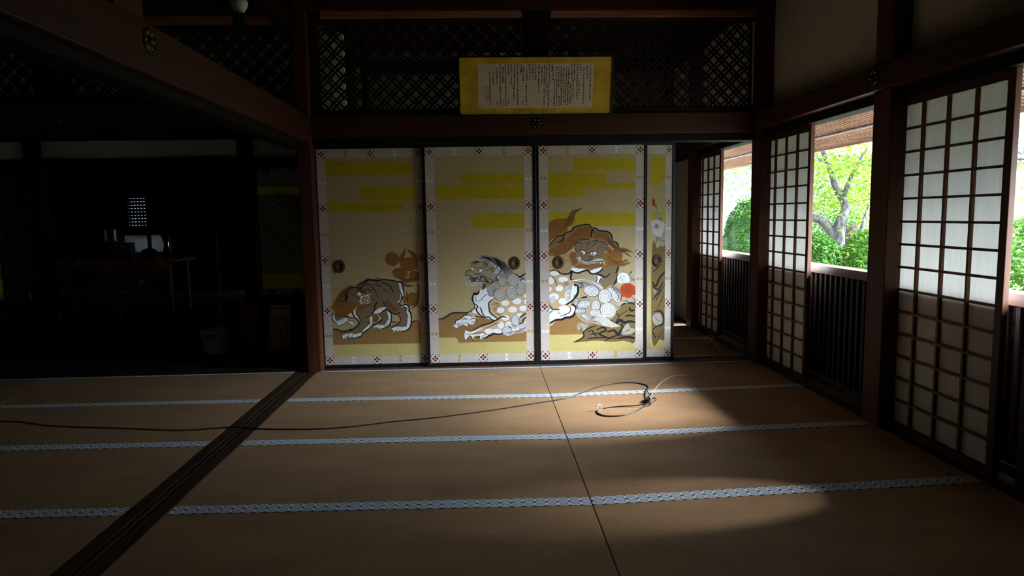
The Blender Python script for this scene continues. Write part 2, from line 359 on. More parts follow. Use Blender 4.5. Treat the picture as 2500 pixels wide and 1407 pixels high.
# mats of the rear right room seen through the gap
for k, (y1, y2) in enumerate(((6.0, 6.92), (6.93, 7.85), (7.86, 8.76))):
    t = thing('tatami_mat', 'tan rush tatami mat behind the painted doors, %s' % ['nearest the doorway', 'middle one of three', 'against the rear wall'][k], 'tatami mat', (1.4, (y1+y2)/2, 0), 'tatami mats on the floor')
    b = MB(); b.box(.44, XR-.01, y1, y2, -.054, 0); b.build('rush_surface', TAT, t, bevel=.003)
    heri(t, .44, XR-.012, y1+.021, y1+.021, .041, -1); heri(t, .44, XR-.012, y2-.021, y2-.021, .041, 1)

# ================================================================== PAPER SCREENS (shoji)
def shoji(y0, y1, label, p0, p1):
    # y0<y1 outer edges of the screen, p0..p1 the paper field
    t = thing('paper_screen', label, 'sliding screen', (XSH+.016, (y0+y1)/2, 0), 'paper sliding screens along the garden side')
    xa, xb = XSH, XSH+.032
    for a, c in ((y0, p0), (p1, y1)):
        b = MB(); b.box(xa, xb, a, c, .0, 1.95); b.build('stile', WST, t, .003)
    for n, z0, z1 in (('bottom_rail', .0, .047), ('top_rail', 1.9036, 1.95)):
        b = MB(); b.box(xa+.001, xb-.001, p0, p1, z0, z1); b.build(n, Wy, t)
    b = MB(); H_ = 1.9036-.047
    for k in range(1, 14):
        z = .047+H_*k/14; b.box(xa+.004, xa+.020, p0, p1, z-.0065, z+.0065)
    for k in range(1, 4):
        y = p0+(p1-p0)*k/4; b.box(xa+.003, xa+.021, y-.0075, y+.0075, .047, 1.9036)
    b.build('lattice_bars', wood('bar_cedar', (.13, .045, .02), 'z', .5), t)
    b = MB()
    b.box(xa+.0205, xa+.0213, p0, p1, .047, 1.9036); b.build('paper', PAPER, t)
    return t
shoji(6.870, 7.685, 'farthest paper sliding screen, in the small room past the painted doors', 6.915, 7.652)
shoji(4.976, 5.835, 'middle paper sliding screen between the corner post and the window with the tree trunk', 5.015, 5.790)
shoji(3.050, 3.945, 'nearest and largest paper sliding screen at the right of the room', 3.098, 3.908)
for i, (a, c) in enumerate(((2.21, 2.80), (1.0, 2.0))):
    pass
t = shoji(2.13, 2.955, 'paper sliding screen beyond the right edge of the view', 2.175, 2.91); t.location.x += .036
t = shoji(1.12, 2.01, 'paper sliding screen closest to the viewer, outside the picture', 1.16, 1.965)
shoji(.30, 1.11, 'paper sliding screen behind the viewer', .345, 1.065)
shoji(-.70, .18, 'paper sliding screen farthest behind the viewer', -.66, .14); shoji(-1.55, -.71, 'last paper sliding screen behind the viewer', -1.51, -.75)
# low slatted panels outside the openings
def koshi(y0, y1, label):
    t = thing('slatted_panel', label, 'lattice panel', (2.62, (y0+y1)/2, 0), 'low slatted panels under the garden openings')
    y0 -= .086; y1 += .086
    b = MB(); b.box(2.548, 2.66, y0, y1, .838, .90); b.build('sill_rail', wood('sill_rail', (.13, .06, .045), 'y', .35), t, .004)
    b = MB(); n = int((y1-y0)/.072)
    for k in range(n):
        y = y0+(k+.5)*(y1-y0)/n; b.box(2.575, 2.60, y-.013, y+.013, .05, .838)
    b.build('slats', Dz, t)
    b = MB()
    for k in range(9): b.box(2.60, 2.615, y0, y1, .10+k*.082, .112+k*.082)
    b.build('cross_bars', Dy, t)
    b = MB(); b.box(2.625, 2.64, y0, y1, .0, .838); b.build('backing_board', Dy, t)
    b = MB(); b.box(2.56, 2.66, y0, y1, -.05, .05); b.build('base_rail', Dy, t)
koshi(5.89, 7.55, 'low dark slatted panel under the farthest garden opening, beyond the corner post')
koshi(4.05, 5.71, 'low dark slatted panel under the opening that shows the tree trunk')
koshi(2.21, 3.87, 'low dark slatted panel under the nearest garden opening at the right edge')
koshi(.37, 2.03, 'low dark slatted panel outside the picture beside the viewer')

# ================================================================== PAINTED DOORS (fusuma): frames and papers; the painting follows
FUS_Z0, FUS_Z1 = .036, 1.902
def mh(c, name, **k): return mat(name, c, k.get('r', .85), .15, 0, k.get('v', .06), (40, 40, 40), bump=.05)
PAPERC = mat('painted_paper', (.46, .365, .185), .85, .2, var=.13, scale=(130, 130, 130), bump=.08, bscale=(200, 200, 200))
BORDC = mat('silk_border', (.52, .455, .40), .8, .2, var=.07, scale=(30, 30, 30), bump=.1, bscale=(300, 300, 300))
def homography(src, dst):
    A_ = []; 
    for (u, v), (x, y) in zip(src, dst):
        A_.append([u, v, 1, 0, 0, 0, -x*u, -x*v, -x]); A_.append([0, 0, 0, u, v, 1, -y*u, -y*v, -y])
    return np.linalg.svd(np.array(A_))[2][-1].reshape(3, 3)
PIG = [('paper', PAPERC), ('bord', BORDC)]
for n_, c_, r_ in (('gold', (.46, .36, .012), .6), ('pale', (.52, .43, .16), .7), ('ochre', (.29, .155, .055), .8), ('ink', (.012, .012, .016), .6), ('white', (.80, .83, .86), .8),
                   ('body', (.215, .15, .085), .8), ('mane', (.29, .13, .03), .8), ('mane2', (.50, .36, .18), .8), ('grey', (.56, .55, .50), .8), ('peach', (.58, .40, .22), .8), ('red', (.42, .05, .015), .7),
                   ('rock', (.17, .115, .04), .8), ('leafg', (.34, .31, .26), .8), ('sqpale', (.62, .52, .46), .8), ('sqbrown', (.12, .022, .016), .8), ('dotw', (.74, .74, .74), .7), ('dotg', (.42, .27, .05), .7),
                   ('line', (.10, .045, .018), .7), ('dgrey', (.09, .075, .065), .7), ('teal', (.05, .12, .16), .7), ('tan', (.40, .31, .19), .8), ('face', (.36, .30, .18), .8)):
    PIG.append((n_, mh(c_, 'pigment_'+n_, r=r_)))
PI_ = {n_: i for i, (n_, _) in enumerate(PIG)}
class Art:
    """Flat paint on a door paper: fills and brush strokes in the photograph-measured design, each a hair above the last."""
    def __init__(s, px, rect, y):
        x0, x1, z0, z1 = rect; s.H = homography(px, [(x0, z1), (x1, z1), (x0, z0), (x1, z0)]); s.y = y; s.n = 0; s.mb = MB(); s.cr = (0, 0, 1); s.clip = rect
    def to(s, p):
        u = s.cr[0]+p[0]/s.cr[2]; v = s.cr[1]+p[1]/s.cr[2]; q = s.H @ np.array([u, v, 1.]); return (q[0]/q[2], q[1]/q[2])
    def _put(s, pts, mi, off=0):
        x0, x1, z0, z1 = s.clip
        for ax, lim, sg in ((0, x0, 1), (0, x1, -1), (1, z0, 1), (1, z1, -1)):
            o = []; 
            for i in range(len(pts)):
                a, b_ = pts[i], pts[(i+1) % len(pts)]; da, db = (a[ax]-lim)*sg, (b_[ax]-lim)*sg
                if da >= 0: o.append(a)
                if (da >= 0) != (db >= 0):
                    t = da/(da-db); o.append((a[0]+(b_[0]-a[0])*t, a[1]+(b_[1]-a[1])*t))
            pts = o
            if len(pts) < 3: return
        y = s.y-.00012-.000005*(s.n+off)
        s.mb.quad(*[(x, y, z) for x, z in pts], mi=PI_[mi])
    def fill(s, pts, c, sm=5):
        s.n += 1
        if sm and len(pts) > 3: pts = crom(pts, sm, True)
        s._put([s.to(p) for p in pts], c)
    def line(s, pts, w, c='ink', taper=.35, n=6):
        s.n += 1; P = crom(pts, n) if len(pts) > 2 else [np.array(p, float) for p in pts]; N_ = len(P); L_, R__ = [], []
        for i, p in enumerate(P):
            t = P[min(i+1, N_-1)]-P[max(i-1, 0)]; t = t/(np.hypot(*t)+1e-9); nn = np.array([-t[1], t[0]]); f = i/(N_-1)
            ww = w*.58*(taper+(1-taper)*math.sin(math.pi*min(1, max(0, .08+.84*f)))**.6)
            L_.append(s.to(p+nn*ww)); R__.append(s.to(p-nn*ww))
        for i in range(N_-1): s._put([L_[i], L_[i+1], R__[i+1], R__[i]], c, .25*(i % 2))
    def ell(s, cx, cy, rx, ry, c, rot=0, n=20):
        s.n += 1; a = math.radians(rot); ca, sa = math.cos(a), math.sin(a)
        s._put([s.to((cx+rx*math.cos(t)*ca-ry*math.sin(t)*sa, cy+rx*math.cos(t)*sa+ry*math.sin(t)*ca)) for t in [2*math.pi*k/n for k in range(n)]], c)
    def curl(s, cx, cy, rx, ry, c='grey', ink='ink', turns=3.2, rot=0, w=6, sg=1, off=(.12, .0), ring=True):
        s.ell(cx, cy, rx, ry, c, rot, 26); a = math.radians(rot); ca, sa = math.cos(a), math.sin(a); turns += 1.1; w *= .82; K = int(turns*12); P = []
        for k in range(K+1):
            f = k/K; t = sg*2*math.pi*turns*f+.6; r = .06+.94*f; ox, oy = off[0]*(1-f)*rx, off[1]*(1-f)*ry
            x, y = rx*r*math.cos(t)+ox, ry*r*math.sin(t)+oy; P.append((cx+x*ca-y*sa, cy+x*sa+y*ca))
        s.line(P, w, ink, .7, 2)
        if ring: s.line([(cx+rx*math.cos(t)*ca-ry*math.sin(t)*sa, cy+rx*math.cos(t)*sa+ry*math.sin(t)*ca) for t in [2*math.pi*k/20 for k in range(21)]], w, ink, .8, 2)
    def hair(s, A_, B_, n, w, c='line', tp=.3):
        """n strokes morphing from curve A to curve B"""
        for k in range(n):
            f = k/(n-1) if n > 1 else 0; s.line([(a[0]+(b_[0]-a[0])*f, a[1]+(b_[1]-a[1])*f) for a, b_ in zip(A_, B_)], w, c, tp)
    def band(s, x0, x1, y0, y1, c='gold', lr=0, rr=0):
        h = (y1-y0)/2; P = []
        if lr: P += [(x0+h-h*math.sin(t), y1-h+h*math.cos(t)) for t in [math.pi*k/8 for k in range(9)]]
        else: P += [(x0, y1), (x0, y0)]
        if rr: P += [(x1-h+h*math.sin(t), y0+h-h*math.cos(t)) for t in [math.pi*k/8 for k in range(9)]]
        else: P += [(x1, y0), (x1, y1)]
        s.fill(P, c, 0)
    def square(s, cx, cy, h=26):
        q = lambda pts, c: s.fill([(cx+x*2*h, cy-z*2*h) for x, z in pts], c, 0)
        q([(-.5, -.5), (.5, -.5), (.5, .5), (-.5, .5)], 'sqpale'); s.n += 1; n0 = s.n
        for a in range(4):
            c, n = math.cos(a*math.pi/2), math.sin(a*math.pi/2)
            for pts in ([(0, .05), (.08, .12), (.15, .24), (.07, .32), (0, .40), (-.07, .32), (-.15, .24), (-.08, .12)], [(.13, .5), (.45, .5), (.27, .40), (.2, .43)], [(-.13, .5), (-.2, .43), (-.27, .40), (-.45, .5)], [(.5, .47), (.47, .45), (.38, .30), (.44, .36), (.5, .40)]):
                s.n = n0; q([(x*c-z*n, x*n+z*c) for x, z in pts], 'sqbrown')
    def dots(s, cx, cy, c, vert):
        for k in (-1, 1):
            x, y = (cx, cy+k*11.5) if vert else (cx+k*11.5, cy); s.ell(x, y, 9, 9, c, 0, 12); s.ell(x, y, 2.6, 2.6, 'bord', 0, 8)
def fusuma(label, outer, px, rect, y, cr, field, squares, dots, paint, pull, grp='painted sliding doors with lions'):
    x0, x1 = outer; z0, z1 = .006, 1.93
    t = thing('painted_sliding_door', label, 'sliding door', ((x0+x1)/2, y+.012, 0), grp)
    px0, px1, pz0, pz1 = rect
    for a, c in ((x0, px0), (px1, x1)):
        b = MB(); b.box(a, c, y, y+.026, z0, z1); b.build('stile', LACQ, t, .003)
    b = MB(); b.box(px0, px1, y+.001, y+.025, z0, pz0); b.build('bottom_rail', LACQ, t)
    b = MB(); b.box(px0, px1, y+.001, y+.025, pz1, z1); b.build('top_rail', LACQ, t)
    yp = y+.009
    b = MB(); b.box(px0, px1, yp, yp+.008, pz0, pz1); pap = b.build('paper', BORDC, t)
    A = Art(px, rect, yp); A.cr = cr
    A.fill(field, 'paper', 0)
    for q in squares: A.square(*q)
    for q in dots: A.dots(*q)
    fx = [A.to(p)[0] for p in field]; A.clip = (min(fx), max(fx), pz0, pz1)
    paint(A)
    A.mb.build('painting', [m_ for _, m_ in PIG], pap)
    for u, v, r in pull:
        A.cr = (0, 0, 1); X, Z_ = A.to((u, v))
        BR = bpy.data.materials.get('old_bronze') or mat('old_bronze', (.075, .042, .018), .6, .35, .3, var=.3, scale=(60, 60, 60))
        b = MB(); pr = [(r, 0), (r*.97, .002), (r*.78, .003), (r*.66, .0015), (r*.56, .003), (r*.5, .001), (r*.44, -.003), (.001, -.004)]; seg = 28; n0 = 0
        for rr, h in pr:
            for k in range(seg): a = 2*math.pi*k/seg; b.v.append((X+rr*.88*math.cos(a), yp-.009-h, Z_+rr*1.1*math.sin(a)))
        for i in range(len(pr)-1):
            for k in range(seg): q = i*seg; b.f.append((q+k, q+(k+1) % seg, q+seg+(k+1) % seg, q+seg+k)); b.m.append(0)
        # rim thickness back to the paper
        n0 = len(b.v)
        for k in range(seg): a = 2*math.pi*k/seg; b.v.append((X+r*.88*math.cos(a), yp, Z_+r*1.1*math.sin(a)))
        for k in range(seg): b.f.append((k, n0+k, n0+(k+1) % seg, (k+1) % seg)); b.m.append(0)
        o = b.build('finger_pull', BR, t, smooth=True); o['label'] = 'round bronze finger pull'
    return t

def paint1(A):
    A.band(83, 598, 152, 233, rr=1); A.band(278, 640, 302, 383, lr=1); A.band(80, 543, 393, 449, rr=1)
    A.fill([(100, 1143), (180, 1155), (230, 1150), (420, 1130), (550, 1110), (660, 1105), (660, 1245), (100, 1245)], 'ochre', 0)
    A.fill([(100, 1240), (660, 1236), (660, 1303), (100, 1309)], 'pale', 0)
    B = (900, 590, 5.862); C = (800, 670, 8.277)
    A.cr = B
    # tail curls
    for p in ([(420, 230), (470, 150), (525, 80), (515, 160), (480, 250), (430, 300)], [(530, 115), (600, 140), (660, 180), (690, 250), (660, 280), (610, 240), (590, 180)],
              [(440, 530), (560, 520), (700, 500), (700, 560), (560, 585), (470, 580)], [(470, 590), (560, 610), (640, 630), (580, 650), (500, 640)], [(540, 720), (550, 780), (520, 880), (480, 860), (500, 790)],
              [(700, 600), (720, 640), (700, 900), (640, 940), (600, 980), (640, 900), (600, 760), (680, 720)]): A.fill(p, 'mane')
    A.curl(325, 245, 100, 92, 'mane', 'line', 3.6, 15, 5); A.curl(565, 322, 128, 95, 'mane', 'line', 3.8, 10, 5); A.curl(440, 450, 108, 78, 'mane', 'line', 3.4, 12, 5); A.curl(640, 478, 78, 56, 'mane', 'line', 2.8, 0, 5)
    A.curl(605, 825, 72, 98, 'mane', 'line', 3.4, 10, 5)
    A.hair([(425, 240), (480, 160), (520, 90)], [(450, 300), (490, 230), (518, 140)], 4, 4); A.hair([(540, 120), (620, 170), (650, 260)], [(560, 115), (650, 160), (685, 260)], 4, 4)
    A.hair([(450, 530), (560, 530), (690, 510)], [(460, 580), (560, 582), (690, 550)], 5, 5); A.hair([(480, 600), (560, 620), (630, 630)], [(490, 630), (560, 645), (600, 650)], 3, 4); A.hair([(620, 900), (680, 860), (710, 700)], [(600, 980), (660, 920), (712, 860)], 5, 5)
    A.hair([(545, 720), (540, 790), (490, 830)], [(550, 800), (540, 850), (500, 880)], 4, 4)
    # bodies
    A.fill([(110, 1030), (240, 955), (300, 1010), (310, 1080), (290, 1190), (240, 1245), (60, 1250), (50, 1220), (150, 1170), (180, 1100), (150, 1050)], 'body')
    A.fill([(-60, 545), (100, 556), (200, 540), (320, 552), (430, 578), (470, 600), (492, 720), (492, 800), (430, 880), (470, 915), (540, 905), (560, 960), (575, 990), (588, 1060), (582, 1210), (480, 1280), (340, 1275), (320, 1240), (400, 1195), (440, 1120), (420, 1060), (400, 1030), (340, 1025), (280, 985), (240, 940), (60, 1000), (-60, 1080)], 'body', 4)
    A.fill([(415, 590), (450, 600), (470, 680), (492, 760), (480, 800), (445, 720), (440, 800), (450, 840), (410, 880), (405, 860), (450, 800), (430, 660)], 'white', 3)
    A.fill([(450, 930), (530, 890), (565, 950), (560, 1000), (585, 1040), (580, 1200), (520, 1265), (420, 1280), (470, 1240), (530, 1210), (545, 1060), (525, 1000), (540, 960), (510, 930)], 'white', 4)
    A.fill([(310, 1240), (360, 1215), (430, 1215), (480, 1225), (530, 1225), (510, 1270), (440, 1300), (420, 1270), (395, 1300), (375, 1265), (345, 1300), (330, 1265)], 'white', 3)
    A.fill([(250, 990), (290, 1000), (305, 1060), (290, 1150), (270, 1190), (200, 1215), (240, 1150), (270, 1100)], 'white', 4)
    A.fill([(45, 1230), (100, 1195), (200, 1195), (260, 1170), (250, 1215), (170, 1240), (150, 1265), (130, 1235), (105, 1260), (90, 1225), (60, 1245)], 'white', 3)
    A.fill([(60, 1000), (140, 950), (240, 938), (235, 965), (120, 1010), (60, 1030)], 'white', 4)
    A.curl(75, 1095, 50, 52, 'mane', 'line', 2.6, 0, 5); A.fill([(50, 1040), (90, 990), (115, 960), (110, 1030), (80, 1050)], 'mane')
    for x, y in ((250, 860), (290, 905), (330, 950), (370, 975)): A.curl(x, y, 30, 30, 'mane', 'line', 2.2, 0, 4)
    for P, w_ in (([(-60, 548), (60, 552), (120, 545), (200, 538), (300, 548), (380, 565), (440, 575), (470, 600), (490, 700), (495, 790)], 17), ([(400, 680), (440, 715), (465, 800), (490, 800)], 10), ([(490, 780), (430, 880), (460, 915), (530, 900), (570, 960), (562, 990), (592, 1040), (592, 1200), (540, 1270), (450, 1290)], 17),
                  ([(240, 935), (280, 985), (340, 1030), (400, 1035), (435, 1008)], 16), ([(395, 1035), (440, 1100), (420, 1170), (360, 1210), (310, 1235)], 14), ([(130, 580), (220, 590), (300, 640), (345, 735)], 13), ([(85, 605), (160, 640), (228, 702)], 11),
                  ([(0, 605), (50, 650), (100, 740), (127, 792)], 16), ([(155, 810), (200, 870), (245, 940)], 14), ([(250, 958), (180, 1000), (100, 1020)], 20), ([(310, 1145), (360, 1155), (412, 1160)], 13), ([(590, 1168), (640, 1142), (708, 1140)], 15),
                  ([(255, 985), (310, 1040), (302, 1160), (250, 1225), (180, 1245)], 14), ([(130, 1035), (180, 1090), (150, 1150), (70, 1190), (35, 1230)], 12), ([(490, 930), (530, 960), (520, 1010)], 9), ([(530, 1040), (555, 1080)], 8), ([(310, 1240), (335, 1290), (350, 1265)], 6), ([(370, 1265), (395, 1300), (405, 1265)], 6), ([(425, 1265), (440, 1300), (455, 1260)], 6),
                  ([(330, 1235), (380, 1212), (400, 1255)], 6), ([(400, 1225), (440, 1215), (470, 1250)], 6), ([(45, 1210), (60, 1245), (75, 1215)], 6), ([(90, 1215), (108, 1262), (120, 1225)], 6), ([(135, 1225), (152, 1270), (165, 1235)], 6), ([(200, 1160), (240, 1165), (240, 1200), (215, 1210), (205, 1165)], 7)): A.line(P, w_)
    A.cr = C
    A.fill([(580, 250), (620, 190), (760, 110), (860, 95), (1076, 105), (1076, 680), (900, 790), (850, 840), (830, 960), (870, 1000), (700, 1130), (650, 1230), (480, 1290), (290, 1290), (275, 1240), (400, 1170), (520, 1070), (600, 990), (600, 920), (520, 850), (470, 760), (560, 690), (580, 500)], 'body', 4)
    A.fill([(860, 985), (760, 1040), (700, 1100), (670, 1170), (720, 1140), (830, 1070), (870, 1010)], 'white', 3)
    A.fill([(268, 1240), (300, 1210), (380, 1185), (450, 1175), (520, 1200), (640, 1180), (670, 1190), (630, 1245), (560, 1270), (490, 1302), (470, 1262), (420, 1275), (395, 1255), (300, 1312), (280, 1275)], 'white', 3)
    A.fill([(500, 750), (550, 700), (560, 800), (620, 880), (622, 940), (560, 900), (520, 830)], 'white', 3); A.fill([(390, 825), (455, 775), (500, 860), (440, 855)], 'white', 3)
    A.fill([(900, 770), (1000, 690), (1076, 670), (1076, 750), (960, 790)], 'white', 3); A.fill([(850, 815), (830, 860), (822, 960), (860, 985), (885, 900), (870, 830)], 'white', 3)
    A.fill([(100, 780), (75, 850), (85, 920), (150, 965), (190, 1030), (310, 985), (375, 950), (440, 1005), (525, 1020), (490, 950), (405, 930), (385, 885), (340, 865), (230, 900), (160, 930), (120, 860)], 'white', 3)
    A.fill([(120, 780), (250, 860), (330, 840), (230, 895), (150, 925), (110, 850)], 'body', 3)
    A.fill([(320, 400), (420, 300), (560, 255), (700, 275), (760, 305), (840, 320), (862, 380), (800, 430), (800, 480), (880, 510), (820, 580), (700, 640), (560, 660), (400, 560), (320, 480)], 'body', 4)
    A.fill([(700, 470), (790, 440), (850, 490), (790, 560), (690, 590), (680, 520)], 'face', 4)
    A.fill([(550, 240), (430, 215), (340, 260), (220, 360), (120, 520), (55, 640), (110, 740), (170, 820), (250, 862), (330, 830), (440, 770), (540, 670), (560, 600), (440, 500), (330, 420), (400, 320), (480, 270)], 'mane', 4)
    A.hair([(550, 245), (420, 240), (290, 320), (200, 430), (150, 520)], [(520, 265), (420, 300), (330, 400), (260, 480), (220, 540)], 7, 7)
    A.curl(180, 600, 95, 80, 'mane', 'line', 3.2, 20, 6); A.curl(400, 620, 130, 105, 'mane', 'line', 3.6, 0, 6); A.curl(360, 720, 85, 75, 'mane', 'line', 2.8, 0, 6); A.curl(215, 790, 75, 65, 'mane', 'line', 2.6, 0, 6)
    A.fill([(570, 650), (700, 600), (860, 570), (800, 620), (720, 690), (640, 750), (600, 720)], 'mane', 3); A.hair([(580, 640), (620, 680), (610, 740)], [(860, 575), (820, 610), (790, 640)], 9, 6)
    A.fill([(330, 380), (400, 340), (380, 440), (330, 500), (230, 530), (330, 560), (380, 500), (400, 430)], 'dgrey', 3)
    A.ell(620, 385, 46, 36, 'white', 10); A.ell(652, 358, 18, 16, 'ink')
    A.fill([(855, 375), (760, 415), (690, 425), (640, 450), (650, 500), (610, 545), (650, 545), (680, 470), (760, 445), (850, 405)], 'white', 3)
    A.fill([(640, 560), (665, 520), (680, 592), (650, 592)], 'white', 0); A.fill([(790, 425), (828, 418), (808, 465)], 'white', 0); A.fill([(770, 520), (800, 515), (785, 550)], 'white', 0); A.fill([(740, 600), (840, 540), (872, 512), (850, 560), (780, 595)], 'white', 0)
    for P, w_ in (([(570, 270), (590, 210), (690, 150), (780, 105), (900, 105), (1000, 120), (1076, 98)], 28), ([(560, 250), (600, 300), (650, 270), (700, 200), (800, 130)], 24), ([(320, 500), (310, 400), (400, 330), (420, 280), (560, 255), (650, 275), (700, 330), (740, 300), (830, 310), (860, 360), (820, 395)], 13), ([(540, 350), (600, 340), (670, 330), (700, 350), (740, 340), (740, 380)], 12),
                  ([(570, 380), (500, 410), (430, 400)], 7), ([(860, 390), (780, 440), (690, 460), (670, 540), (610, 570)], 10), ([(740, 605), (800, 590), (860, 540), (880, 500), (960, 500)], 8), ([(330, 380), (380, 430), (370, 490), (300, 520), (210, 530)], 10), ([(760, 195), (840, 200), (900, 270), (950, 350), (1005, 465)], 15), ([(945, 190), (1010, 220), (1070, 250)], 12),
                  ([(955, 540), (960, 590), (925, 640), (925, 700), (880, 790), (840, 850)], 26), ([(710, 850), (760, 865), (835, 835)], 12), ([(1076, 910), (980, 980), (880, 1020), (810, 1100), (700, 1180), (640, 1255), (560, 1285), (490, 1290)], 20), ([(820, 900), (825, 970), (770, 1040), (700, 1100), (660, 1170)], 12),
                  ([(465, 745), (510, 850), (590, 920), (612, 980), (560, 1050), (440, 1130), (400, 1185)], 26), ([(550, 700), (560, 790), (620, 880), (640, 950)], 18), ([(290, 830), (400, 850), (500, 885)], 20), ([(80, 1095), (180, 1108), (280, 1152), (400, 1120), (460, 1098)], 24), ([(400, 1180), (280, 1215), (258, 1255), (295, 1312), (335, 1270), (390, 1250), (410, 1292), (470, 1260), (490, 1302), (530, 1270), (640, 1240)], 11),
                  ([(100, 770), (72, 830), (82, 910), (150, 970)], 16), ([(160, 940), (230, 905), (340, 865), (385, 885), (402, 930), (485, 950), (525, 1022)], 9), ([(150, 960), (190, 1032), (310, 987), (375, 948), (440, 1002), (510, 1012)], 9), ([(230, 930), (250, 965)], 6), ([(290, 900), (310, 945)], 6), ([(470, 1180), (400, 1200), (400, 1240)], 7), ([(560, 1190), (480, 1210), (480, 1260)], 7), ([(1050, 480), (1076, 520)], 14)): A.line(P, w_)
    A.cr = (760, 330, 2.426)
def paint2(A):
    A.band(232, 640, 230, 288, lr=1); A.band(60, 640, 294, 375); A.band(296, 640, 468, 550, lr=1)
    A.fill([(60, 1092), (110, 1090), (160, 1075), (200, 1055), (300, 1052), (420, 1080), (660, 1080), (660, 1235), (60, 1235)], 'ochre', 0)
    A.fill([(60, 1203), (195, 1202), (208, 1212), (213, 1234), (660, 1228), (660, 1296), (60, 1302)], 'pale', 0)
    D = (1060, 710, 10.422); C = (1120, 610, 10.823)
    A.cr = D
    # spotted flank, chest and forelegs
    A.fill([(1130, 0), (1120, 60), (1040, 110), (990, 60), (970, 180), (1000, 300), (1010, 400), (940, 500), (800, 610), (700, 690), (620, 740), (540, 770), (520, 850), (460, 900), (560, 970), (640, 900), (700, 860), (840, 920), (860, 850), (930, 880), (1050, 800), (1070, 720), (1350, 710), (1500, 790), (1450, 830), (1180, 910), (1000, 1010), (900, 1050), (800, 1010), (740, 1110), (770, 1260), (900, 1150), (980, 1290), (1040, 1180), (1160, 1270), (1260, 1230), (1400, 1160), (1480, 1110), (1740, 1130), (1850, 1170), (2000, 1130), (2340, 1020), (2400, 400), (2400, 0), (2200, -100), (1400, -100)], 'peach', 3)
    A.fill([(1130, 0), (1120, 70), (1040, 110), (995, 100), (980, 200), (1010, 310), (1030, 400), (1100, 560), (1250, 680), (1520, 780), (1600, 740), (1440, 600), (1380, 480), (1390, 320), (1480, 220), (1500, 100), (1360, -60)], 'white', 4)
    A.fill([(640, 740), (760, 660), (900, 640), (1000, 680), (1060, 780), (980, 880), (930, 885), (850, 840), (850, 925), (720, 880), (640, 915), (560, 970), (460, 905), (530, 860), (540, 790)], 'white', 3)
    A.fill([(760, 1020), (800, 1010), (930, 1060), (1180, 970), (1200, 990), (1000, 1090), (920, 1140), (1060, 1130), (1250, 1090), (1320, 1130), (1350, 1160), (1230, 1220), (1150, 1275), (1150, 1170), (1000, 1170), (1000, 1295), (940, 1170), (870, 1180), (775, 1270), (745, 1130)], 'white', 3)
    for x, y, rx, ry in ((1800, 330, 105, 72), (2100, 285, 115, 80), (1680, 510, 100, 70), (1990, 500, 115, 78), (2270, 470, 110, 72), (1800, 710, 100, 75), (2180, 650, 90, 55), (1690, 900, 80, 90), (1380, 1050, 110, 70), (1580, 1060, 130, 70), (2340, 300, 60, 60), (2330, 150, 50, 50), (1030, 540, 70, 60), (1890, 870, 80, 60)): A.ell(x, y, rx, ry, 'white')
    # flame curls at the elbow
    A.fill([(1740, 1100), (1780, 930), (1900, 860), (2060, 960), (2120, 900), (2400, 800), (2400, 1040), (2200, 1050), (2000, 1130), (1850, 1165)], 'white', 4)
    A.curl(2070, 780, 105, 135, 'white', 'ink', 3.2, -10, 9); A.curl(1850, 1040, 125, 110, 'white', 'ink', 3, 0, 9); A.curl(2250, 930, 110, 85, 'white', 'ink', 2.8, -15, 9)
    A.hair([(1870, 870), (1900, 960), (2080, 1010)], [(1960, 860), (1980, 900), (2120, 960)], 4, 9); A.hair([(1960, 1150), (2100, 1090), (2330, 1020)], [(1780, 1100), (2080, 1040), (2330, 960)], 5, 8)
    A.curl(1600, 380, 60, 60, 'peach', 'dgrey', 2, 0, 7, ring=False); A.curl(1540, 480, 60, 60, 'peach', 'ink', 2.2, 0, 7, ring=False); A.hair([(1530, 560), (1560, 600), (1610, 600)], [(1650, 640), (1690, 640), (1700, 600)], 6, 8); A.hair([(1460, 380), (1520, 320), (1600, 305)], [(1470, 400), (1540, 350), (1640, 340)], 3, 7)
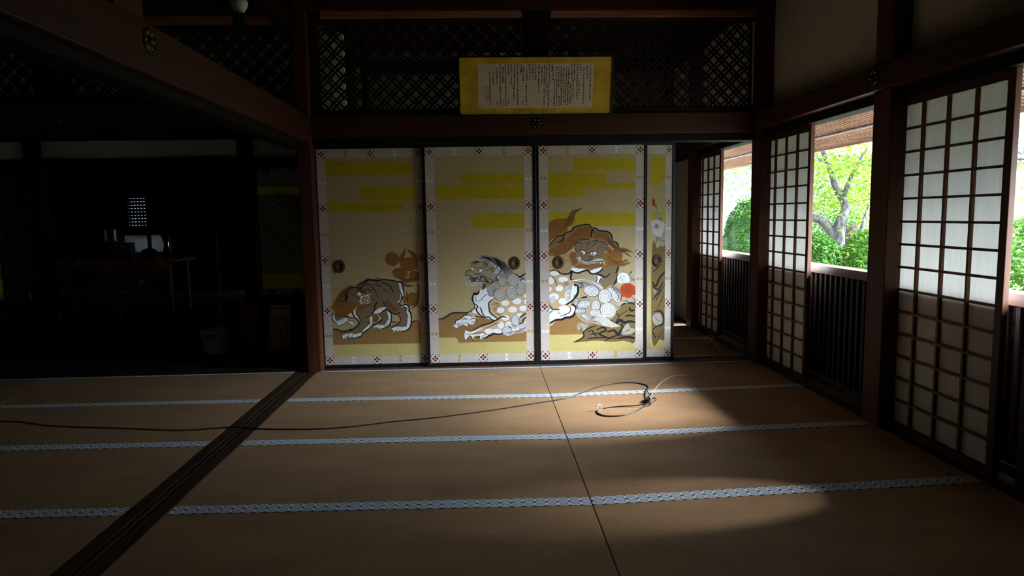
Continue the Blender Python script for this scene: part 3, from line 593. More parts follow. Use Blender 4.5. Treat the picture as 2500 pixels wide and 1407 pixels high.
    for P, w_, c in (([(1135, 0), (1120, 70), (1050, 110), (1000, 80), (985, 140), (960, 200), (985, 290), (1020, 350)], 34, 'ink'), ([(1020, 340), (1020, 430), (960, 500), (860, 560), (800, 620), (730, 640), (690, 700), (600, 750), (540, 770), (520, 850)], 24, 'ink'), ([(60, 735), (200, 720), (330, 650), (430, 590), (560, 575), (720, 575), (840, 570)], 52, 'dgrey'), ([(60, 730), (240, 705), (400, 590), (560, 565), (840, 565)], 14, 'ink'),
                     ([(1350, 90), (1260, 150), (1210, 220), (1120, 290)], 14, 'ink'), ([(1045, 150), (1050, 220), (1085, 300)], 13, 'ink'), ([(1040, 350), (1100, 420), (1060, 480), (1090, 550), (1150, 620), (1270, 690)], 30, 'ink'), ([(1150, 430), (1190, 500), (1220, 590), (1290, 690)], 26, 'ink'), ([(1030, 650), (1120, 680), (1260, 690), (1380, 690), (1440, 740), (1540, 780)], 32, 'dgrey'), ([(1040, 655), (1150, 690), (1360, 690), (1520, 780)], 16, 'ink'),
                     ([(1490, 230), (1390, 310), (1380, 400), (1400, 480), (1400, 540), (1460, 620), (1540, 680), (1600, 740)], 36, 'dgrey'), ([(1500, 210), (1385, 310), (1375, 400), (1395, 520), (1500, 650), (1590, 735)], 12, 'ink'), ([(1830, 700), (1760, 680), (1680, 690), (1620, 740), (1520, 790), (1420, 840), (1300, 880), (1160, 920), (1060, 980), (940, 1030)], 34, 'ink'), ([(1670, 855), (1600, 840), (1520, 870), (1450, 910), (1290, 990)], 16, 'ink'),
                     ([(1740, 1110), (1620, 1130), (1480, 1115), (1430, 1160), (1380, 1165), (1320, 1210), (1230, 1230)], 40, 'ink'), ([(2340, 590), (2260, 640), (2180, 710)], 50, 'dgrey'), ([(2340, 700), (2270, 750), (2240, 830), (2170, 870)], 34, 'ink'),
                     ([(470, 900), (530, 860), (590, 880), (600, 930), (560, 970), (470, 905)], 11, 'ink'), ([(590, 820), (630, 850), (640, 915), (600, 890), (580, 820)], 10, 'ink'), ([(660, 850), (760, 830), (830, 840), (850, 930), (700, 870)], 11, 'ink'), ([(930, 880), (960, 810), (1010, 790), (1020, 830), (940, 885)], 11, 'ink'), ([(790, 635), (860, 640), (930, 660), (975, 690)], 14, 'ink'), ([(720, 700), (790, 720), (840, 760)], 13, 'ink'), ([(680, 780), (720, 740), (800, 740)], 11, 'ink'), ([(900, 760), (960, 720), (1060, 740), (1050, 790), (1020, 830)], 16, 'ink'), ([(520, 850), (540, 780), (600, 750)], 20, 'ink'),
                     ([(750, 1120), (760, 1070), (790, 1010), (860, 1040), (940, 1060)], 14, 'ink'), ([(745, 1130), (775, 1270), (890, 1170), (860, 1120), (780, 1120)], 13, 'ink'), ([(930, 1160), (980, 1295), (1010, 1170)], 13, 'ink'), ([(1150, 1160), (1150, 1275), (1230, 1190), (1220, 1150)], 13, 'ink'), ([(900, 1115), (1000, 1110), (1140, 1060)], 13, 'ink'), ([(1080, 1130), (1150, 1095), (1250, 1090), (1320, 1140)], 15, 'ink'), ([(1040, 1200), (1120, 1200), (1160, 1180)], 34, 'ink'), ([(1240, 1180), (1270, 1150), (1310, 1140)], 10, 'ink')): A.line(P, w_, c)
    A.cr = C
    # mane and head
    A.fill([(480, 260), (520, 190), (630, 150), (780, 165), (960, 215), (1120, 240), (1230, 370), (1340, 450), (1440, 560), (1500, 650), (1600, 740), (1760, 640), (1800, 760), (1800, 1000), (1500, 900), (1200, 900), (1000, 760), (900, 600), (800, 400), (600, 300)], 'grey', 4)
    A.hair([(500, 260), (620, 175), (800, 200), (960, 230), (1130, 300), (1260, 420), (1400, 560), (1470, 650)], [(820, 310), (900, 320), (960, 400), (1040, 410), (1100, 480), (1170, 560), (1230, 640), (1290, 760)], 11, 13, 'ink')
    A.hair([(1140, 560), (1210, 650), (1270, 760)], [(1060, 680), (1100, 720), (1120, 780)], 5, 14, 'ink'); A.hair([(540, 240), (640, 180), (760, 190)], [(700, 270), (760, 230), (860, 230)], 5, 10, 'ink')
    A.line([(480, 265), (520, 195), (630, 152), (780, 165), (960, 212), (1120, 238), (1230, 370), (1340, 450), (1440, 560), (1500, 650)], 9); A.line([(1480, 640), (1600, 735), (1690, 690), (1770, 640)], 42); A.hair([(1600, 800), (1680, 750), (1770, 730)], [(1620, 850), (1700, 800), (1770, 830)], 4, 12, 'ink')
    A.fill([(170, 620), (190, 570), (260, 545), (300, 500), (330, 400), (400, 330), (520, 300), (640, 300), (800, 320), (900, 390), (960, 470), (960, 560), (900, 620), (830, 700), (820, 760), (880, 820), (850, 900), (700, 930), (640, 990), (520, 930), (300, 960), (150, 920), (180, 850), (250, 830), (250, 720), (200, 680)], 'face', 4)
    A.fill([(150, 920), (190, 850), (300, 840), (500, 850), (640, 880), (700, 950), (640, 1060), (560, 1060), (600, 980), (520, 930), (400, 960), (300, 960)], 'grey', 3)
    A.fill([(270, 745), (400, 760), (520, 720), (640, 740), (760, 830), (840, 840), (760, 870), (640, 850), (400, 850), (280, 830)], 'dgrey', 3); A.fill([(500, 790), (620, 770), (700, 820), (640, 840), (420, 840)], 'body', 3)
    for q in ([(235, 710), (280, 730), (250, 755)], [(270, 830), (300, 770), (312, 825)], [(455, 820), (480, 770), (500, 820)], [(495, 740), (540, 720), (555, 745), (520, 765)], [(605, 790), (625, 745), (655, 775)]): A.fill(q, 'white', 0); 
    A.fill([(880, 820), (850, 900), (930, 860)], 'ink', 0)
    A.fill([(960, 420), (1010, 430), (1090, 480), (1110, 560), (1060, 640), (990, 680), (940, 640), (990, 540)], 'grey', 3)
    A.ell(575, 555, 60, 42, 'white', -5); A.ell(520, 553, 20, 22, 'dgrey'); A.ell(345, 515, 32, 38, 'white'); A.ell(312, 520, 14, 20, 'ink')
    A.fill([(660, 530), (720, 540), (800, 555), (800, 568), (720, 560)], 'ink', 0)
    A.curl(690, 395, 62, 50, 'face', 'ink', 2.4, 0, 8, ring=False)
    for P, w_ in (([(330, 400), (350, 350), (420, 315), (520, 310), (440, 350), (380, 380)], 22), ([(420, 400), (450, 345), (560, 350), (640, 310), (740, 320), (800, 350)], 11), ([(560, 480), (660, 490), (740, 450), (750, 370), (690, 340), (640, 370)], 11), ([(480, 530), (560, 505), (640, 510), (630, 560), (580, 600), (500, 580)], 11), ([(170, 600), (180, 650), (200, 680)], 18), ([(190, 575), (260, 550), (330, 560), (360, 590)], 14), ([(195, 590), (235, 590), (225, 640)], 9), ([(200, 680), (280, 690), (330, 720), (400, 760), (480, 740), (560, 710), (650, 720), (700, 760), (760, 830), (800, 840)], 20),
                  ([(380, 620), (450, 660), (540, 650), (620, 660), (680, 720), (760, 760), (860, 790), (900, 830), (880, 890), (820, 920)], 13), ([(400, 600), (460, 630), (560, 640)], 10), ([(250, 820), (370, 860), (420, 830), (560, 850), (670, 840)], 12), ([(960, 400), (930, 360)], 14), ([(990, 420), (1080, 450), (1120, 540), (1060, 640), (1000, 690), (940, 660)], 26), ([(960, 510), (1000, 490), (1010, 440)], 20), ([(1040, 510), (1050, 560), (1000, 610)], 12), ([(890, 430), (900, 480), (930, 560), (900, 610)], 12), ([(370, 440), (430, 460), (470, 490)], 9), ([(520, 1080), (530, 1120), (480, 1170), (400, 1160), (360, 1280), (380, 1400)], 36)): A.line(P, w_)
    A.hair([(190, 860), (180, 890), (150, 920)], [(540, 870), (560, 930), (540, 960)], 10, 7, 'ink'); A.hair([(560, 870), (640, 930), (590, 1010)], [(700, 900), (700, 1000), (620, 1080)], 7, 10, 'ink'); A.hair([(690, 880), (740, 850), (800, 850)], [(740, 960), (800, 930), (850, 880)], 5, 9, 'ink'); A.hair([(780, 440), (810, 470), (800, 520)], [(880, 520), (900, 560), (880, 610)], 5, 8, 'ink'); A.hair([(440, 450), (480, 490), (530, 470)], [(560, 440), (600, 460), (640, 420)], 4, 6, 'dgrey')
    for x, y, rx, ry, rt in ((920, 720, 90, 90, 0), (980, 790, 60, 50, 20), (1440, 820, 155, 165, 0), (1170, 850, 125, 130, 0), (1780, 1040, 0, 0, 0), (1650, 1050, 125, 175, 10), (960, 970, 125, 105, 0), (850, 1060, 110, 110, 0), (850, 1150, 85, 100, 0), (1400, 1150, 150, 190, -15), (1090, 1200, 165, 155, 0)):
        if rx: A.curl(x, y, rx, ry, 'grey', 'ink', 3.4, rt, 9)
    A.cr = (1030, 330, 2.426)
def paint3(A):
    A.band(245, 640, 136, 210); A.band(80, 436, 222, 281); A.band(80, 640, 281, 315); A.band(80, 312, 315, 367, rr=1); A.band(80, 640, 460, 538)
    A.fill([(80, 1040), (300, 1040), (640, 1000), (640, 1195), (80, 1195)], 'ochre', 0); A.fill([(80, 1190), (300, 1185), (640, 1180), (640, 1284), (80, 1286)], 'pale', 0)
    E = (1330, 490, 7.817); F_ = (1330, 640, 6.7); Hh = (1380, 560, 12.79)
    A.cr = E
    # tail of the brown lion
    A.fill([(60, 900), (75, 480), (130, 390), (220, 345), (340, 340), (430, 330), (465, 290), (480, 300), (490, 220), (560, 165), (650, 155), (730, 115), (680, 180), (580, 230), (560, 280), (570, 380), (530, 460), (450, 510), (430, 600), (350, 650), (200, 700), (100, 790)], 'mane', 4)
    A.curl(190, 540, 140, 150, 'mane', 'line', 3.6, 0, 6, ring=False); A.hair([(330, 360), (450, 340), (500, 240), (700, 140)], [(340, 600), (430, 470), (540, 380), (590, 220)], 7, 7)
    # great mane
    A.fill([(60, 900), (150, 760), (260, 680), (380, 650), (520, 560), (560, 500), (700, 460), (850, 460), (910, 520), (980, 520), (1040, 560), (1150, 570), (1230, 610), (1290, 680), (1290, 750), (1400, 820), (1410, 890), (1330, 900), (1200, 820), (900, 740), (600, 800), (300, 900), (60, 1000)], 'body', 4)
    A.fill([(60, 960), (240, 860), (420, 700), (560, 580), (720, 500), (860, 490), (900, 560), (900, 700), (700, 750), (600, 830), (520, 920), (380, 1020), (200, 1060), (60, 1040)], 'mane', 4)
    A.fill([(930, 640), (990, 600), (1100, 600), (1200, 640), (1260, 740), (1290, 800), (1400, 880), (1540, 900), (1640, 950), (1690, 990), (1560, 960), (1500, 1000), (1440, 980), (1340, 940), (1220, 830), (1100, 760), (960, 740)], 'mane', 4)
    A.hair([(860, 500), (760, 500), (620, 570), (470, 700), (280, 860), (90, 970)], [(890, 700), (800, 690), (680, 750), (570, 850), (430, 980), (230, 1060)], 11, 7, 'line', .5)
    A.hair([(960, 620), (1080, 610), (1200, 660), (1260, 760), (1400, 890), (1690, 990)], [(940, 720), (1060, 700), (1180, 760), (1280, 870), (1400, 950), (1560, 970)], 7, 7, 'line', .4)
    A.fill([(1240, 880), (1300, 940), (1440, 960), (1500, 1050), (1480, 1140), (1560, 1120), (1590, 1140), (1500, 1200), (1650, 1185), (1540, 1240), (1400, 1250), (1380, 1290), (1250, 1310), (1180, 1260), (1140, 1100), (1180, 980)], 'mane', 4)
    A.curl(1380, 1010, 100, 90, 'mane', 'line', 2.6, 0, 6, ring=False); A.curl(1240, 1100, 60, 60, 'mane', 'line', 2.2, 0, 5, ring=False); A.curl(1290, 1210, 90, 85, 'mane', 'line', 2.8, 0, 6, ring=False)
    A.hair([(1330, 1180), (1450, 1190), (1590, 1130)], [(1380, 1250), (1500, 1250), (1650, 1185)], 5, 6, 'line'); A.hair([(1320, 940), (1480, 980), (1660, 1080)], [(1400, 930), (1540, 980), (1650, 1070)], 3, 9, 'dgrey'); A.hair([(1260, 1120), (1340, 1140), (1460, 1150)], [(1300, 1180), (1380, 1200), (1480, 1170)], 4, 6, 'line')
    for x, y, rx, ry in ((430, 1085, 70, 68), (545, 1050, 65, 70), (560, 1170, 70, 70), (440, 1230, 80, 90), (360, 1320, 90, 70)): A.curl(x, y, rx, ry, 'mane2' if x < 450 else 'mane', 'line', 2.6, 0, 6)
    A.fill([(80, 1100), (160, 1080), (200, 1250), (280, 1320), (80, 1330)], 'mane2', 3)
    # mane and body outlines
    for P, w_ in (([(80, 870), (160, 770), (240, 690), (360, 660), (400, 620), (500, 580), (540, 550), (545, 520), (640, 480), (760, 455), (850, 458), (890, 500), (925, 560), (960, 620)], 22), ([(360, 660), (360, 730), (330, 770), (260, 795)], 26), ([(925, 510), (990, 530), (1040, 570), (1140, 580), (1220, 600), (1280, 660), (1290, 720), (1300, 780)], 26), ([(1300, 770), (1370, 800), (1410, 850), (1410, 890)], 26), ([(910, 520), (900, 600), (890, 700)], 26)): A.line(P, w_)
    # face
    A.cr = Hh
    A.fill([(330, 560), (360, 440), (430, 420), (520, 430), (560, 350), (700, 320), (800, 350), (950, 350), (1080, 380), (1200, 400), (1290, 480), (1370, 520), (1330, 640), (1240, 720), (1280, 860), (1200, 1010), (1180, 1120), (1000, 1180), (700, 1240), (450, 1160), (380, 1000), (360, 860), (380, 760), (330, 640)], 'body', 4)
    A.fill([(430, 1100), (560, 1150), (760, 1130), (1000, 1120), (1150, 1080), (1400, 1240), (1200, 1220), (960, 1220), (800, 1260), (640, 1240), (480, 1230), (320, 1240), (250, 1200)], 'mane', 3); A.hair([(460, 1100), (380, 1170), (290, 1240)], [(1180, 1080), (1300, 1180), (1400, 1240)], 20, 7, 'line')
    A.fill([(560, 960), (640, 1010), (780, 1010), (900, 960), (1020, 920), (1150, 930), (1200, 960), (1080, 1000), (900, 1040), (720, 1050), (600, 1030), (540, 990)], 'grey', 3); A.ell(450, 910, 60, 50, 'grey'); A.ell(470, 975, 22, 22, 'white')
    A.fill([(380, 1000), (430, 1040), (560, 1100), (700, 1120), (900, 1100), (1000, 1060), (1100, 1080), (1150, 1040), (1000, 1010), (700, 1060), (560, 1000), (500, 980)], 'face', 3)
    for q in ([(560, 1030), (625, 1040), (600, 1065)], [(635, 1045), (705, 1050), (670, 1072)], [(890, 1040), (950, 1035), (925, 1065)], [(1085, 1050), (1140, 1015), (1140, 1060), (1110, 1080)]): A.fill(q, 'white', 0)
    A.fill([(500, 700), (550, 665), (620, 700), (640, 740), (600, 800), (540, 770)], 'white', 3); A.ell(548, 742, 24, 26, 'dgrey')
    A.fill([(805, 730), (880, 725), (965, 705), (980, 760), (940, 810), (870, 820), (815, 790)], 'white', 3); A.ell(868, 778, 25, 25, 'dgrey')
    for P, w_, c in (([(340, 740), (350, 680), (310, 600), (320, 480), (380, 410), (450, 405), (520, 440), (530, 390)], 24, 'ink'), ([(480, 380), (560, 320), (680, 305), (780, 330)], 26, 'ink'), ([(770, 370), (880, 360), (980, 340), (1080, 390), (1200, 400), (1300, 480), (1370, 460)], 24, 'ink'), ([(440, 680), (520, 650), (600, 680), (680, 740), (760, 730), (800, 700), (900, 700), (1010, 690)], 16, 'ink'), ([(500, 700), (550, 770), (590, 800)], 9, 'ink'), ([(810, 780), (870, 825), (950, 810), (985, 750)], 9, 'ink'),
                     ([(600, 880), (610, 790), (660, 760), (740, 770)], 13, 'ink'), ([(560, 830), (540, 880), (590, 950), (680, 975), (780, 970), (840, 930), (850, 880), (800, 850), (720, 860)], 18, 'ink'), ([(700, 920), (760, 930), (790, 950)], 20, 'ink'), ([(540, 990), (640, 1020), (760, 1030), (900, 1010), (1000, 1010), (1120, 1000), (1150, 1040), (1130, 1080), (1060, 1060)], 13, 'ink'), ([(500, 1060), (600, 1110), (720, 1130), (900, 1090), (1000, 1080)], 12, 'ink'), ([(670, 430), (760, 420), (700, 480), (760, 460)], 16, 'line'), ([(800, 540), (880, 500), (960, 460), (980, 420), (900, 410)], 14, 'line'),
                     ([(640, 560), (700, 590), (660, 640), (640, 680)], 12, 'line'), ([(1120, 490), (1200, 500), (1260, 560)], 9, 'line'), ([(1310, 540), (1310, 600), (1240, 660)], 15, 'ink'), ([(850, 850), (960, 820), (1060, 830), (1140, 860)], 10, 'ink'), ([(1000, 720), (1100, 730)], 8, 'line'), ([(400, 600), (450, 550), (500, 600), (560, 640)], 8, 'line'), ([(1000, 640), (1100, 570), (1180, 560)], 8, 'line'), ([(1100, 300), (1000, 480), (890, 700)], 5, 'mane2')): A.line(P, w_, c)
    A.hair([(1380, 600), (1340, 680), (1400, 760)], [(1460, 640), (1420, 740), (1480, 820)], 5, 7, 'line')
    # shoulders below the beard, white ruff, forelegs
    A.cr = F_
    A.fill([(400, 190), (450, 100), (560, 110), (660, 130), (800, 100), (960, 85), (1180, 60), (1200, 180), (1200, 320), (1120, 400), (1080, 380), (960, 460), (900, 340), (720, 300), (450, 300)], 'body', 3)
    A.fill([(400, 190), (540, 180), (660, 150), (840, 200), (860, 320), (720, 300), (470, 290), (400, 250)], 'tan', 3)
    A.fill([(425, 125), (470, 90), (560, 110), (660, 118), (640, 150), (540, 185), (460, 165)], 'white', 3); A.fill([(720, 160), (840, 110), (950, 85), (960, 110), (880, 170), (800, 185)], 'white', 3); A.fill([(850, 230), (910, 240), (930, 270), (890, 340), (850, 320)], 'white', 3)
    # white spotted haunch at the left
    A.fill([(60, 160), (160, 140), (300, 180), (400, 230), (440, 290), (500, 360), (530, 400), (545, 500), (500, 590), (450, 650), (440, 700), (510, 760), (490, 860), (400, 930), (340, 920), (200, 960), (60, 1020)], 'peach', 4)
    for x, y, rx, ry in ((160, 190, 75, 40), (95, 310, 60, 60), (305, 290, 80, 48), (240, 435, 65, 52), (80, 450, 35, 42), (150, 575, 85, 60), (300, 650, 75, 55), (400, 560, 70, 110), (490, 450, 45, 90), (320, 790, 100, 70), (130, 830, 90, 60)): A.ell(x, y, rx, ry, 'white')
    A.fill([(60, 890), (200, 860), (380, 860), (440, 740), (500, 760), (490, 860), (400, 920), (200, 950), (60, 1010)], 'white', 3)
    A.curl(385, 430, 42, 42, 'white', 'dgrey', 2.2, 0, 6, ring=False); A.hair([(300, 340), (330, 320), (390, 330)], [(320, 420), (350, 390), (410, 400)], 5, 6, 'dgrey'); A.hair([(340, 480), (390, 500), (440, 460)], [(340, 630), (380, 640), (430, 580)], 7, 6, 'dgrey'); A.curl(130, 620, 50, 60, 'white', 'dgrey', 2.4, 0, 5, ring=False)
    for P, w_, c in (([(200, 150), (300, 200), (400, 190), (450, 150), (430, 240), (440, 290), (520, 290), (600, 270)], 26, 'ink'), ([(430, 140), (500, 175), (560, 180), (640, 150), (700, 140), (760, 190), (820, 195), (900, 160), (960, 90)], 26, 'ink'), ([(850, 200), (930, 220), (1000, 250), (1080, 190)], 20, 'ink'), ([(850, 230), (860, 290), (840, 330)], 18, 'teal'), ([(920, 270), (890, 340)], 22, 'ink'), ([(1210, 60), (1200, 120), (1165, 190)], 26, 'ink'), ([(1190, 210), (1185, 280), (1130, 390)], 24, 'ink'),
                     ([(480, 370), (540, 400), (545, 500), (500, 590), (450, 640), (350, 710)], 32, 'ink'), ([(440, 690), (510, 750), (490, 850), (430, 910), (340, 920), (280, 950), (180, 960), (80, 1015)], 34, 'ink'), ([(480, 370), (520, 360), (500, 400), (480, 380)], 12, 'ink'), ([(400, 745), (430, 790), (380, 850), (250, 900)], 13, 'ink'), ([(110, 230), (180, 320), (200, 410)], 12, 'dgrey'), ([(80, 710), (130, 780), (250, 785)], 26, 'teal'), ([(80, 850), (130, 800)], 24, 'teal'), ([(75, 150), (160, 135), (240, 160)], 20, 'dgrey'), ([(570, 610), (660, 580), (760, 570)], 24, 'ink')): A.line(P, w_, c)
    # rocks, leaves and peonies
    A.fill([(470, 1330), (640, 1230), (620, 1150), (700, 1080), (800, 1040), (950, 1060), (1200, 1060), (1100, 960), (1160, 820), (1240, 720), (1400, 660), (1500, 680), (1500, 1300), (1300, 1300), (1100, 1320), (900, 1300), (700, 1310)], 'rock', 3)
    for P, w_ in (([(470, 1330), (560, 1290), (640, 1230), (640, 1150), (740, 1090), (840, 1050)], 30), ([(1080, 960), (1150, 1020), (1240, 960), (1300, 1000), (1400, 980), (1490, 1000)], 60), ([(1250, 720), (1350, 670), (1490, 700)], 34), ([(1150, 830), (1220, 900), (1160, 980)], 22), ([(1390, 740), (1410, 800), (1480, 790)], 44), ([(1190, 900), (1280, 850), (1390, 770)], 14), ([(700, 1160), (780, 1130), (800, 1180), (860, 1230)], 26), ([(850, 1120), (960, 1080), (1000, 1130), (900, 1190), (1080, 1270)], 40), ([(700, 1270), (900, 1250), (1200, 1260)], 28), ([(980, 1310), (1100, 1240), (1260, 1200), (1490, 1180)], 28), ([(1020, 1160), (1140, 1130), (1200, 1190), (1280, 1080), (1240, 1020)], 50), ([(1200, 1260), (1350, 1240), (1490, 1260)], 50), ([(680, 1290), (690, 1330)], 18), ([(1320, 900), (1380, 880), (1490, 900)], 36), ([(740, 1200), (860, 1180), (940, 1230)], 22)): A.line(P, w_*.72, 'ink', .15)
    for P in ([(1260, 1190), (1290, 1090), (1370, 1010), (1400, 1080), (1480, 1110), (1440, 1180), (1330, 1200)], [(530, 1030), (620, 1010), (690, 1080), (620, 1150), (600, 1090), (550, 1130)], [(650, 1000), (760, 1030), (700, 1080)], [(1390, 560), (1490, 510), (1500, 620), (1420, 660)], [(1250, 640), (1320, 590), (1380, 640), (1340, 680)], [(1290, 140), (1330, 180), (1310, 230)], [(1370, 220), (1380, 160), (1440, 130), (1420, 200)], [(1380, 260), (1470, 240), (1490, 300), (1420, 330)], [(1110, 400), (1180, 380), (1240, 460), (1210, 480)], [(1130, 680), (1200, 690), (1230, 760), (1170, 800)]):
        A.fill(P, 'leafg', 3); c0 = np.mean(np.array(P), 0); A.hair([tuple(P[0]), tuple(c0), tuple(P[len(P)//2])], [tuple((np.array(P[0])+c0)/2), tuple(c0+8), tuple((np.array(P[-1])+np.array(P[len(P)//2]))/2)], 4, 5, 'dgrey')
    A.ell(1285, 260, 95, 85, 'white'); A.ell(1240, 300, 50, 50, 'white'); A.ell(1340, 290, 55, 55, 'white'); A.curl(1285, 250, 60, 55, 'white', 'leafg', 2.5, 0, 4, ring=False); A.hair([(1210, 260), (1240, 320), (1300, 340)], [(1240, 230), (1280, 290), (1350, 320)], 4, 4, 'leafg')
    A.ell(1360, 450, 120, 105, 'red'); A.ell(1300, 520, 60, 60, 'red'); A.ell(1440, 470, 80, 80, 'red'); A.ell(1370, 540, 60, 60, 'red'); A.ell(1375, 405, 22, 18, 'dotg'); A.curl(1370, 450, 80, 70, 'red', 'line', 2.4, 0, 5, ring=False); A.hair([(1250, 440), (1290, 500), (1350, 560)], [(1400, 400), (1450, 450), (1490, 520)], 5, 5, 'line')
    # white breaking curls of the mane of the spotted lion
    A.fill([(440, 300), (620, 260), (720, 310), (860, 330), (950, 440), (1060, 440), (1100, 370), (1200, 440), (1260, 540), (1240, 640), (1150, 680), (1170, 840), (1120, 920), (1050, 960), (1220, 1060), (1100, 1080), (960, 1050), (760, 1000), (650, 990), (570, 930), (510, 860), (500, 800), (530, 740), (470, 690), (480, 620), (560, 600), (700, 590), (640, 500), (620, 420), (540, 380)], 'tan', 3)
    A.hair([(450, 310), (620, 290), (800, 340), (960, 430)], [(560, 330), (660, 330), (820, 400), (940, 460)], 6, 9, 'white'); A.hair([(460, 330), (640, 300), (800, 350), (950, 450)], [(560, 350), (660, 350), (800, 400), (900, 460)], 5, 6, 'ink')
    for x, y, rx, ry, rt in ((590, 390, 45, 38, 20), (770, 480, 125, 90, 15), (1110, 520, 90, 110, -30), (1180, 560, 75, 110, -20), (990, 570, 105, 120, -10), (520, 660, 48, 62, 10), (650, 700, 110, 70, -15), (840, 720, 75, 90, 0), (590, 810, 85, 50, 0), (840, 840, 105, 60, 0), (1040, 800, 130, 125, 40)): A.curl(x, y, rx, ry, 'white', 'ink', 3.2, rt, 7)
    A.hair([(600, 880), (700, 960), (860, 970), (960, 1050)], [(640, 860), (760, 930), (900, 930), (1040, 1060)], 5, 13, 'white'); A.hair([(800, 920), (920, 880), (1040, 960), (1220, 1060)], [(830, 960), (920, 930), (1000, 1010), (1100, 1080)], 4, 16, 'white'); A.hair([(580, 900), (700, 970), (880, 990), (960, 1060)], [(640, 850), (760, 920), (920, 900), (1200, 1060)], 7, 6, 'ink'); A.hair([(1090, 370), (1180, 440), (1250, 540), (1240, 640)], [(1080, 420), (1150, 480), (1200, 560), (1190, 640)], 4, 7, 'ink')
    A.cr = (1300, 330, 2.4258)
def paint4(A):
    A.band(670, 781, 130, 209); A.band(670, 781, 211, 269); A.fill([(670, 269), (747, 269), (738, 290), (715, 303), (670, 303)], 'gold', 0)
    A.fill([(670, 1205), (775, 1200), (775, 1266), (670, 1268)], 'pale', 0)
    A.cr = (1575, 470, 3.803)
    A.fill([(15, 180), (175, 178), (175, 280), (15, 280)], 'gold', 0)
    A.fill([(15, 500), (80, 520), (175, 500), (185, 1300), (110, 1360), (15, 1370)], 'rock', 3)
    A.fill([(15, 60), (45, 70), (50, 110), (20, 130)], 'red', 3); A.hair([(40, 100), (60, 120), (80, 110)], [(50, 130), (70, 150), (70, 160)], 3, 5, 'dgrey')
    for P in ([(60, 240), (100, 175), (130, 220), (150, 280), (100, 300)], [(100, 430), (170, 370), (175, 450), (150, 500), (110, 490)], [(80, 380), (120, 400), (110, 460), (60, 440)], [(20, 900), (80, 910), (50, 940)], [(30, 1140), (110, 1120), (140, 1200), (80, 1240), (30, 1200)]):
        A.fill(P, 'leafg', 3); c0 = np.mean(np.array(P), 0); A.hair([tuple(P[0]), tuple(c0), tuple(P[len(P)//2])], [tuple((np.array(P[0])+c0)/2), tuple(c0+5), tuple(P[len(P)//2])], 3, 3, 'dgrey')
    for x, y, r in ((70, 300, 55), (110, 330, 50), (60, 350, 50), (40, 290, 40), (130, 300, 34), (100, 380, 36)): A.ell(x, y, r, r*.95, 'grey')
    A.curl(68, 315, 26, 22, 'tan', 'dgrey', 2, 0, 3, ring=False); A.line([(80, 410), (60, 470), (40, 550)], 8, 'dgrey')
    for P, w_ in (([(20, 830), (60, 870), (110, 790), (175, 730)], 26), ([(20, 870), (90, 900), (150, 830)], 20), ([(60, 1010), (110, 930), (170, 850)], 14), ([(20, 1000), (70, 950), (120, 900)], 16), ([(40, 1110), (100, 1100), (140, 1120), (160, 1200), (110, 1250)], 22), ([(20, 1280), (80, 1240), (150, 1220)], 14), ([(20, 1290), (60, 1350)], 30), ([(90, 1350), (170, 1260)], 12), ([(30, 740), (90, 690), (60, 680)], 14), ([(70, 1090), (130, 1000), (160, 930)], 10)): A.line(P, w_*.72, 'ink', .15)
    A.cr = (1300, 330, 2.4258)
C1 = (760, 330, 2.426); C2 = (1030, 330, 2.426); C3 = (1300, 330, 2.4258)
fusuma('leftmost painted sliding door, brown lion walking with orange curled mane and tail', (-1.418, -.470), [(770.3, 362.2), (1030, 359.7), (792.1, 891), (1044.4, 887.3)], (-1.398, -.500, .036, 1.90), 5.862, C1,
       [(82, 132), (614, 126), (636, 1305), (125, 1311)], [(55, 107), (64, 432), (75, 738), (88, 1038), (102, 1333), (345, 103), (635, 99), (642, 420), (650, 727), (659, 1028), (666, 1325), (383, 1330)],
       [(60, 278, 'dotw', 0), (68, 583, 'dotg', 0), (82, 888, 'dotw', 0), (95, 1187, 'dotg', 0), (200, 105, 'dotg', 1), (491, 100, 'dotw', 1), (638, 268, 'dotw', 0), (645, 572, 'dotg', 0), (655, 880, 'dotw', 0), (660, 1177, 'dotg', 0), (243, 1330, 'dotw', 1), (523, 1326, 'dotg', 1)], paint1, [(827, 649, .052)])
fusuma('second painted sliding door from the left, white spotted lion lying with curled mane', (-.505, .468), [(1037.4, 358), (1301.2, 356), (1049.8, 888.5), (1306.2, 884.4)], (-.479, .441, .036, 1.902), 5.832, C2,
       [(75, 122), (607, 118), (616, 1297), (100, 1302)], [(46, 94), (51, 419), (58, 727), (66, 1030), (75, 1328), (340, 91), (631, 90), (635, 412), (638, 718), (641, 1020), (644, 1316), (360, 1322)],
       [(48, 264, 'dotw', 0), (54, 572, 'dotg', 0), (62, 880, 'dotw', 0), (70, 1180, 'dotg', 0), (633, 258, 'dotw', 0), (636, 564, 'dotg', 0), (641, 870, 'dotw', 0), (642, 1168, 'dotg', 0), (192, 95, 'dotw', 1), (486, 92, 'dotg', 1), (218, 1326, 'dotg', 1), (500, 1320, 'dotw', 1)], paint2, [(1257, 643, .052)])
